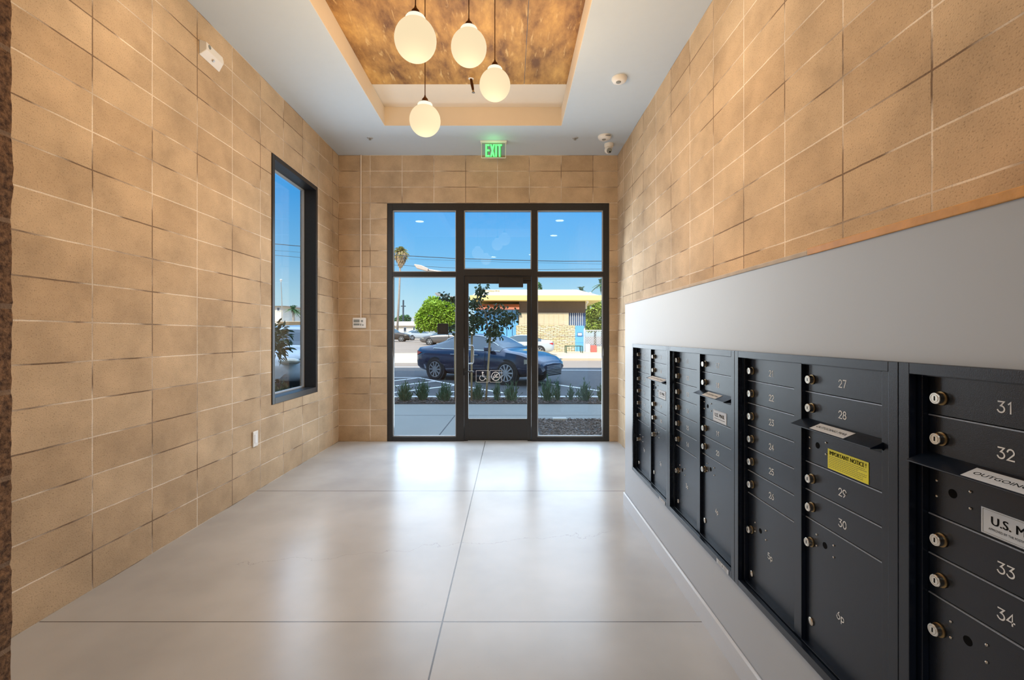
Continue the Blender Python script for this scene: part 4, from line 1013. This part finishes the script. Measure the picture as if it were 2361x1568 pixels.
street_lamp(956, 611, 22, 32, 22, 1062, 'beige cobra head street lamp above the left transom')
street_lamp(1004, 676, 30, 16, 10, 1062, 'grey street lamp head beside the young tree leaves', 'roof_grey')
d = 38; c = P(648, 648, d); t = thing('street_lamp', 'slim street lamp post seen through the left window', 'street lamp', (P(650, 770, d).x, d, gz(d)), group='street lamps')
mb = MB(); mb.tube([(P(650.5, 770, d).x, d, gz(d)), P(650, 700, d), c], [.05, .035, .025], 8); mb.build('pole', 'roof_grey', t)
mb = MB(); mb.lathe(c, (0,0,1), [(-.1,.03),(0,.07),(.10,.11),(.16,.05)], 12); mb.build('lamp_head', 'b_rail', t)
d = 80; mb = MB(); a = P(930, 692, d); mb.tube([(P(929, 790, d).x, d, gz(d)), a], .14, 8); q = P(930, 706, d); mb.box(q.x-.4, q.x+.4, d-.1, d+.1, q.z-.08, q.z+.08)
tag(mb.build('utility_pole', 'wire', None), 'dark utility pole beside the tall palm', 'pole')

# ------------------------------------------------------------------ blue, yellow and stone building
BY = 31.0; k_ = BY/F
bx = lambda px: (px-VX)*k_
bz = lambda py: H+(VY-py)*k_
bl = thing('street_building', 'low stone and blue building with a yellow roof edge across the street', 'building', (bx(1240), BY+3, gz(BY)))
g0 = gz(BY)-.02
mb = MB(); mb.box(bx(1098), bx(1352), BY+.5, BY+8, g0, bz(700)); mb.build('wall', 'b_cream', bl)
mb = MB(); mb.box(bx(1190), bx(1327), BY, BY+.5, g0, bz(750)); mb.build('stone_wall', 'stone', bl)
mb = MB(); mb.box(bx(1197), bx(1312), BY+.12, BY+.5, bz(750), bz(721))
for i in range(10): mb.box(bx(1197)+i*.33, bx(1197)+i*.33+.03, BY+.09, BY+.12, bz(750), bz(721))
mb.build('beige_panel', 'b_tan', bl)
mb = MB(); mb.box(bx(1197), bx(1350), BY+.15, BY+.5, bz(721), bz(695)); mb.build('dark_soffit_panel', 'b_brown', bl)
for a, b in ((1093, 1120), (1121, 1139), (1140, 1154), (1155, 1168), (1169, 1181), (1182, 1195)):
    mb = MB(); mb.box(bx(a), bx(b), BY+.3, BY+.5, g0, bz(713)); mb.build('blue_door', 'b_blue', bl, bevel=.03)
mb = MB(); mb.prism([(-.5, bz(714)), (-.5, bz(711)), (.2, bz(701)), (.5, bz(701)), (.5, bz(714))], (bx(1096), BY, 0), (0,1,0), (0,0,1), (1,0,0), bx(1197)-bx(1096)); mb.build('red_awning', 'b_red', bl)
mb = MB(); mb.box(bx(1086), bx(1384), BY-.9, BY+8, bz(694.5), bz(683.5)); mb.build('yellow_fascia', 'b_yellow', bl)
mb = MB(); A0, A1 = bx(1092), bx(1376)
mb.add([(A0, BY-.85, bz(683.4)), (A1, BY-.85, bz(683.4)), (A1-.6, BY+5, bz(683.4)+.95), (A0, BY+5, bz(683.4)+.95), (A0, BY+8, bz(683.4)), (A1, BY+8, bz(683.4))], [(0,1,2,3), (3,2,5,4), (0,3,4), (1,5,2), (0,4,5,1)]); mb.build('roof', 'b_cream', bl)
mb = MB(); mb.box(bx(1110), bx(1150), BY+2, BY+4, bz(690), bz(662)); mb.build('parapet', 'stone', bl)
mb = MB(); mb.box(bx(1326), bx(1346.5), BY-.05, BY+.5, g0, bz(751)); blue = mb.build('blue_gate_panel', 'b_blue', bl)
mb = MB(); mb.box(bx(1331), bx(1342), BY-.09, BY-.051, bz(775), bz(767)); mb.build('notice_sign', 'b_navy', bl)
mb = MB(); mb.box(bx(1332), bx(1341), BY-.10, BY-.091, bz(774), bz(768)); mb.build('notice_sign_face', 'ink_white', bl)
mb = MB(); mb.box(bx(1312), bx(1352), BY+.3, BY+.5, bz(751), bz(708)); mb.build('dark_opening', 'b_navy', bl)
mb = MB()
for i in range(7): x_ = bx(1315.5+i*4.6); mb.box(x_, x_+.04, BY+.2, BY+.24, bz(751), bz(709))
mb.box(bx(1314), bx(1346), BY+.2, BY+.24, bz(711), bz(709)); mb.build('window_bars', 'b_rail', bl)
mb = MB(); x_ = bx(1356); mb.tube([(x_-.2, BY-.5, bz(694)), (x_-.05, BY-.2, bz(697)), (x_-.1, BY+.3, bz(701)), (x_-.1, BY+.3, bz(712))], .07, 8); mb.build('downspout', 'b_cream', bl)
mb = MB(); x_ = bx(1361); mb.tube([(x_, BY, bz(694)), (x_, BY, bz(674))], .08, 8); mb.build('roof_vent', 'b_cream', bl)
# chain link fence
ch = thing('chain_link_fence', 'chain link fence at the right of the stone building', 'fence', (bx(1380), BY-.6, gz(BY)))
fy = BY-.6; kf = fy/F; fx0, fx1 = (1347-VX)*kf, (1420-VX)*kf; fz0, fz1 = gz(BY)+.12, H+(VY-762)*kf
mb = MB(); s_ = .16; nn = int((fx1-fx0+(fz1-fz0))/s_)
for i in range(nn+1):
    for sg in (1, -1):
        a0 = fx0+i*s_-(fz1-fz0) if sg == 1 else fx0+i*s_
        xa, za = a0, fz0; xb, zb = a0+sg*(fz1-fz0), fz1
        pts = []
        for (p, q) in (((xa, za), (xb, zb)),):
            t0, t1 = 0.0, 1.0
            dx = q[0]-p[0]
            ta, tb_ = (fx0-p[0])/dx, (fx1-p[0])/dx
            t0, t1 = max(t0, min(ta, tb_)), min(t1, max(ta, tb_))
            if t1 > t0: mb.bar((p[0]+dx*t0, fy, p[1]+(q[1]-p[1])*t0), (p[0]+dx*t1, fy, p[1]+(q[1]-p[1])*t1), .012, .012, (0,1,0))
mb.build('mesh', 'b_rail', ch)
mb = MB(); mb.tube([(fx0, fy, fz1), (fx1, fy, fz1)], .035, 8); mb.build('top_rail', 'b_rail', ch)
for x_ in (fx0, (fx0+fx1)/2+.3, fx1):
    mb = MB(); mb.tube([(x_, fy, fz0-.1), (x_, fy, fz1+.1)], .04, 8); mb.build('post', 'b_rail', ch)
# debris and cart by the fence
def gbox(name, px0, px1, py0, py1, y, th, mt, lab, cat, group=None, rot=0):
    k = y/F; mb = MB(); mb.box((px0-VX)*k, (px1-VX)*k, y, y+th, H+(VY-py1)*k, H+(VY-py0)*k); o = mb.build(name, mt, None, bevel=.01); o.rotation_euler.x = rot; return tag(o, lab, cat, group)
gbox('debris_board', 1362, 1376, 796, 815, 29.6, .05, 'board_red', 'faded red board leaning on the chain link fence', 'board', 'boards by the fence', -.12)
gbox('debris_board', 1377, 1392, 799, 816, 29.7, .05, 'b_tan', 'tan board leaning on the fence right of the red board', 'board', 'boards by the fence', -.12)
gbox('debris_board', 1350, 1361, 793, 813, 29.8, .05, 'curb', 'white board leaning on the fence left of the red board', 'board', 'boards by the fence', -.10)
cy = 28.6; kc = cy/F; ct = thing('wire_cart', 'dark metal frame cart standing before the stone wall', 'cart', ((1325-VX)*kc, cy+.4, gz(cy)+.12))
X0, X1 = (1306-VX)*kc, (1343-VX)*kc; Zb, Zt = gz(cy)+.13, H+(VY-798)*kc
mb = MB()
for x_ in (X0, X1):
    for y_ in (cy, cy+.7): mb.tube([(x_, y_, Zb), (x_, y_, Zt)], .03, 6)
mb.build('posts', 'leaf_dark', ct)
mb = MB()
for z_ in (Zt, Zb+.42): mb.tube([(X0, cy, z_), (X1, cy, z_), (X1, cy+.7, z_), (X0, cy+.7, z_), (X0, cy, z_)], .025, 6)
for i in range(1, 6): mb.tube([(X0+(X1-X0)*i/6, cy, Zb+.1), (X0+(X1-X0)*i/6, cy, Zb+.42)], .015, 5)
mb.build('rails', 'leaf_dark', ct)

# cream house and lot beyond, left
def house(px0, px1, py_e, py_r, d, lab, wins, name='house', base=None, mw='b_cream', mr='b_cream'):
    k = d/F; x0, x1 = (px0-VX)*k, (px1-VX)*k; ze, zr = H+(VY-py_e)*k, H+(VY-py_r)*k; z0 = gz(d)-.05
    t = thing(name, lab, 'building', ((x0+x1)/2, d+3, z0), group='far houses')
    mb = MB(); mb.box(x0, x1, d, d+6, z0, ze); mb.build('wall', mw, t)
    o_ = .5; mb = MB(); mb.add([(x0-o_, d-o_, ze), (x1+o_, d-o_, ze), (x1+o_, d+6+o_, ze), (x0-o_, d+6+o_, ze), (x0-o_, d+3, zr), (x1+o_*.2, d+3, zr)], [(0,1,5,4), (2,3,4,5), (0,4,3), (1,2,5), (0,3,2,1)])
    mb.build('roof', mr, t)
    for (a, b, c_, e_) in wins:
        mb = MB(); mb.box((a-VX)*k-.08, (b-VX)*k+.08, d-.06, d-.005, H+(VY-e_)*k-.08, H+(VY-c_)*k+.08); w = mb.build('window', 'ink_white', t)
        mb = MB(); mb.box((a-VX)*k, (b-VX)*k, d-.09, d-.065, H+(VY-e_)*k, H+(VY-c_)*k); mb.build('pane', 'car_glass', w)
house(880, 980, 751, 740, 72, 'cream single storey house with a low roof beyond the parked cars', [(931.5, 936.5, 756, 763), (953, 956.5, 755, 764), (962, 966, 755, 764)])
house(950, 992, 742, 728, 84, 'grey roofed house partly behind the bright green tree', [(985, 988, 745, 749)], mr='roof_grey')
house(590, 652, 706, 701, 50, 'tall cream building at the left seen through the left window', [(640, 645, 710, 716)], mr='roof_grey')
house(640, 712, 742, 738, 36, 'low beige flat building behind the white car', [], mw='b_tan', mr='b_tan')
house(655, 680, 708, 706, 64, 'stepped beige building between lamp post and palm through the left window', [(658, 660, 712, 738), (664, 667, 712, 738), (672, 674, 712, 738)], mw='b_tan', mr='b_cream')

# ------------------------------------------------------------------ cars
def interp(st, n_):
    out = []
    for i in range(len(st)-1):
        p0 = st[max(i-1, 0)]; p1 = st[i]; p2 = st[i+1]; p3 = st[min(i+2, len(st)-1)]
        for k in range(n_):
            t_ = k/n_; row = []
            for a, b, c_, d_ in zip(p0, p1, p2, p3):
                v = .5*((2*b)+(-a+c_)*t_+(2*a-5*b+4*c_-d_)*t_*t_+(-a+3*b-3*c_+d_)*t_**3)
                row.append(min(max(v, min(b, c_)-.02*abs(c_-b)), max(b, c_)+.02*abs(c_-b)))
            row[0] = st[i][0]+(st[i+1][0]-st[i][0])*t_
            out.append(row)
    out.append(list(st[-1])); return out
SEDAN = dict(st=[(-2.42,.45,.78,.90,.62,.50),(-2.30,.32,.93,1.03,.80,.66),(-1.85,.24,.98,1.10,.88,.70),(-1.40,.22,.99,1.22,.90,.62),(-.85,.20,.98,1.41,.91,.56),(-.25,.20,.97,1.46,.92,.56),(.35,.20,.96,1.41,.92,.57),(.85,.20,.95,1.19,.92,.62),(1.22,.20,.93,1.01,.91,.70),(1.75,.22,.86,.93,.89,.68),(2.15,.27,.74,.80,.84,.62),(2.36,.36,.62,.68,.72,.52),(2.43,.44,.56,.60,.58,.42)],
             wheels=(-1.40, 1.36), wr=.335, g=(-1.55, 1.10), ws=(.38, 1.12), rw=(-1.75, -.95), hl=(1.95, 2.33, .60, .74), tl=(-2.36, -2.05, .74, .92), gr=(2.40, .40, .56))
SUV = dict(st=[(-2.30,.50,1.05,1.45,.72,.55),(-2.20,.35,1.12,1.62,.86,.60),(-1.6,.28,1.12,1.70,.93,.62),(-.8,.26,1.12,1.74,.94,.63),(0,.26,1.11,1.72,.94,.63),(.45,.26,1.10,1.60,.94,.64),(1.00,.26,1.08,1.20,.93,.72),(1.5,.28,1.00,1.10,.92,.70),(1.95,.32,.92,1.00,.88,.66),(2.22,.36,.80,.88,.78,.60),(2.34,.42,.66,.72,.64,.48)],
           wheels=(-1.38, 1.34), wr=.37, g=(-2.0, .9), ws=(.45, 1.0), rw=(-2.25, -2.0), hl=(1.75, 2.24, .74, .90), tl=(-2.3, -2.1, .9, 1.2), gr=(2.28, .45, .66))
def car(name, label, cat, paint, loc, rz, spec, group=None, detail=True):
    t = thing(name, label, cat, loc, rz, group); st = interp(spec['st'], 4)
    def ringp(s):
        x, zb, zs, zt, hb, ht = s
        half = [(0, zb), (hb*.80, zb), (hb*.96, zb+.10), (hb*1.0, zb+(zs-zb)*.45), (hb*.985, zb+(zs-zb)*.75), (hb*.945, zs), (ht+(hb*.945-ht)*.45, zs+(zt-zs)*.55), (ht+.02, zt-.05*min(1, (zt-zs)*4)), (ht*.8, zt-.008), (0, zt+.012)]
        return half+[(-y, z) for (y, z) in half[-2:0:-1]]
    rings = [ringp(s) for s in st]; n_ = len(rings[0]); body = MB(); gl = MB()
    for s, r in zip(st, rings):
        for (y, z) in r: body.v.append(Vector((s[0], y, z)))
    for i in range(len(st)-1):
        xm = (st[i][0]+st[i+1][0])/2
        for k in range(n_):
            a = i*n_+k; b = i*n_+(k+1)%n_; f = (a, b, b+n_, a+n_); body.f.append(f); body.m.append(0)
            kk = k if k < 9 else n_-1-k
            isg = False
            if kk in (5, 6) and spec['g'][0] < xm < spec['g'][1]: isg = (st[i][3]-st[i][2]) > .10
            if kk in (7, 8) and (spec['ws'][0] < xm < spec['ws'][1] or spec['rw'][0] < xm < spec['rw'][1]): isg = True
            if isg:
                vs = [body.v[j].copy() for j in f]; cen = sum(vs, Vector())/4; nr = (vs[1]-vs[0]).cross(vs[3]-vs[0]).normalized()
                if nr.dot(cen-Vector((0, 0, .7))) < 0: nr = -nr
                gl.add([v+nr*.006 for v in vs], [(0,1,2,3)])
    body.f.append(tuple(range(n_))[::-1]); body.m.append(0); e_ = (len(st)-1)*n_; body.f.append(tuple(e_+k for k in range(n_))); body.m.append(0)
    autosmooth(body.build('body', paint, t, local=True), 50)
    autosmooth(gl.build('windows', 'car_glass', t, local=True, weld=True), 50)
    wr = spec['wr']
    for wx in spec['wheels']:
        for sg in (-1, 1):
            mb = MB(); hb = .90 if spec is SEDAN else .93
            mb.lathe((wx, sg*(hb-.15), wr), (0, sg, 0), [(0,wr+.055),(.148,wr+.055),(.149,wr+.03)], 28); mb.build('wheel_arch', 'tyre', t, local=True)
            mb = MB(); mb.lathe((wx, sg*(hb-.16), wr), (0, sg, 0), [(0,wr-.05),(.01,wr-.01),(.03,wr),(.15,wr),(.175,wr-.015),(.185,wr-.07),(.175,wr-.09),(.16,wr-.10),(.16,0)], 32)
            w = mb.build('wheel', 'tyre', t, local=True); autosmooth(w, 40)
            mb = MB(); cc = Vector((wx, sg*(hb-.16), wr)); ay = Vector((0, sg, 0))
            mb.lathe(cc+ay*.163, ay, [(0,.05),(.014,.045),(.016,0)], 16)
            R = wr-.095
            for k in range(10 if detail else 6):
                an = 2*PI*k/(10 if detail else 6); dr_ = Vector((math.cos(an), 0, math.sin(an))); sd_ = dr_.cross(ay)
                mb.obox(cc+ay*.168+dr_*(R*.52), dr_, sd_, ay, R*.46, .022 if detail else .03, .006)
            ns = 28
            for k in range(ns):
                a0 = 2*PI*k/ns; a1 = 2*PI*(k+1)/ns; q = []
                for r_ in (R-.012, R+.012):
                    for an in (a0, a1): q.append(cc+ay*.176+Vector((math.cos(an)*r_, 0, math.sin(an)*r_)))
                mb.add(q, [(0,1,3,2)])
            mb.build('rim', 'rim', w, local=True)
    def band(x0, x1, z0, z1, nm, mt, off=.008, sides=(-1, 1)):
        for sg in sides:
            mb = MB(); rows = []; n2 = 6
            for i in range(n2+1):
                x = x0+(x1-x0)*i/n2; s = min(st, key=lambda q: abs(q[0]-x)); a = [q for q in st if q[0] <= x]; b = [q for q in st if q[0] > x]
                if a and b: p, q = a[-1], b[0]; f = (x-p[0])/(q[0]-p[0]); s = [u+(v-u)*f for u, v in zip(p, q)]
                rows.append([(x+.002, sg*(s[4]*.99+off), zz) for zz in (z0+(z1-z0)*.12*i, z1+(s[2]-z1)*.0-(z1-z0)*.05*i)])
            for i in range(n2):
                mb.add([rows[i][0], rows[i+1][0], rows[i+1][1], rows[i][1]], [(0,1,2,3)])
            mb.build(nm, mt, t, local=True)
    hl = spec['hl']; band(hl[0], hl[1], hl[2], hl[3], 'headlight', 'light_clear')
    tl = spec['tl']; band(tl[0], tl[1], tl[2], tl[3], 'tail_light', 'light_red')
    if detail:
        fx_ = hl[1]-(.10 if spec is SUV else .20); q_ = 1.25 if spec is SUV else .8; hz_ = (hl[2]+hl[3])/2; hy_ = .64 if spec is SUV else .60
        for sg in (-1, 1):
            mb = MB(); mb.lathe((0,0,0), (0,0,1), [(-math.cos(PI*k/10), math.sin(PI*k/10)) for k in range(11)], 20)
            rz_ = Matrix.Rotation(-sg*.55, 4, 'Z')
            mb.v = [rz_ @ Vector((v.x*.17*q_, v.y*.26*q_, v.z*.085*q_)) + Vector((fx_, sg*hy_, hz_)) for v in mb.v]
            autosmooth(mb.build('headlight', 'light_clear', t, local=True), 60)
            mb = MB(); mb.lathe((hl[1]-.02, sg*(hy_-.02), spec['gr'][1]+.02), (1, sg*.5, 0), [(0,.075),(.045,.07),(.05,.05)], 18); mb.v = [Vector((v.x, v.y, (v.z-spec['gr'][1]-.02)*.6+spec['gr'][1]+.02)) for v in mb.v]; mb.build('fog_lamp', 'tyre', t, local=True)
        gx_, gz0, gz1 = spec['gr']; mb = MB()
        for k in range(6): z_ = gz0-.10+k*.045; mb.box(gx_-.02, gx_+.035, -.42, .42, z_, z_+.016)
        mb.build('grille', 'chrome', t, local=True)
        mb = MB(); mb.box(gx_-.05, gx_+.02, -.46, .46, gz0-.14, gz1+.03); mb.build('grille_backing', 'tyre', t, local=True)
        for sg in (-1, 1):
            mb = MB(); mb.obox((.78, sg*1.0, 1.02), (1,0,0), (0,1,0), (0,0,1), .09, .09, .06); mb.build('side_mirror', paint, t, local=True, bevel=.03)
            mb = MB()
            zz = [s[2] for s in st]
            pts = [(s[0], sg*(s[4]*.955), s[2]+.012) for s in st if spec['g'][0] <= s[0] <= spec['g'][1]+.1]
            mb.tube(pts, .009, 6)
            up = [(s[0], sg*(s[5]+.035), s[3]-.035) for s in st if spec['g'][0]+.3 <= s[0] <= spec['g'][1]-.1]
            mb.tube(up, .008, 6); mb.build('window_trim', 'chrome', t, local=True)
            mb = MB()
            for x_ in (-.35, .62): mb.tube([(x_, sg*.928, .35), (x_-.02, sg*.93, .7), (x_-.02, sg*.90, .95)], .005, 5)
            mb.build('door_seam', 'tyre', t, local=True)
            mb = MB()
            for x_ in (-.62, .28): mb.box(x_-.1, x_+.08, sg*.915, sg*.94, .82, .845)
            mb.build('door_handle', 'chrome', t, local=True)
    return t
# dark sedan passing
rear = Vector(((1018-VX)*15.5/F, 15.5, 0)); front = Vector(((1175-VX)*13.95/F, 13.95, 0)); mid = (rear+front)/2; hd = math.atan2(front.y-rear.y, front.x-rear.x)
sedan = car('sedan_car', 'dark navy sedan on the street right outside the door', 'car', 'car_navy', (mid.x+.42, mid.y, gz(14.7)), hd, SEDAN)
car('suv_car', 'white sport utility car parked outside the left window', 'car', 'car_white', (-6.22, 13.2, gz(12.5)), math.radians(-84), SUV)
car('sedan_car', 'grey sedan parked by the green tree, left of the door', 'car', 'car_grey', (P(1025, 790, 47).x, 47, gz(47)), PI-.05, SEDAN, 'parked cars across the street', False)
wc = car('sedan_car', 'white sedan parked in front of the stone wall', 'car', 'car_white', (P(1197, 800, 26.2).x, 26.2, gz(26.2)+.12), math.radians(180), SEDAN, 'parked cars across the street', False); wc.scale = (.8, .8, .8)
car('sedan_car', 'small white car parked before the cream house', 'car', 'car_white', (P(966, 780, 67).x, 67, gz(67)), math.radians(35), SEDAN, 'parked cars across the street', False)
car('suv_car', 'dark brown truck parked at the left edge of the left pane', 'car', 'car_brown', (P(903, 780, 59).x, 59, gz(59)), math.radians(5), SUV, 'parked cars across the street', False)
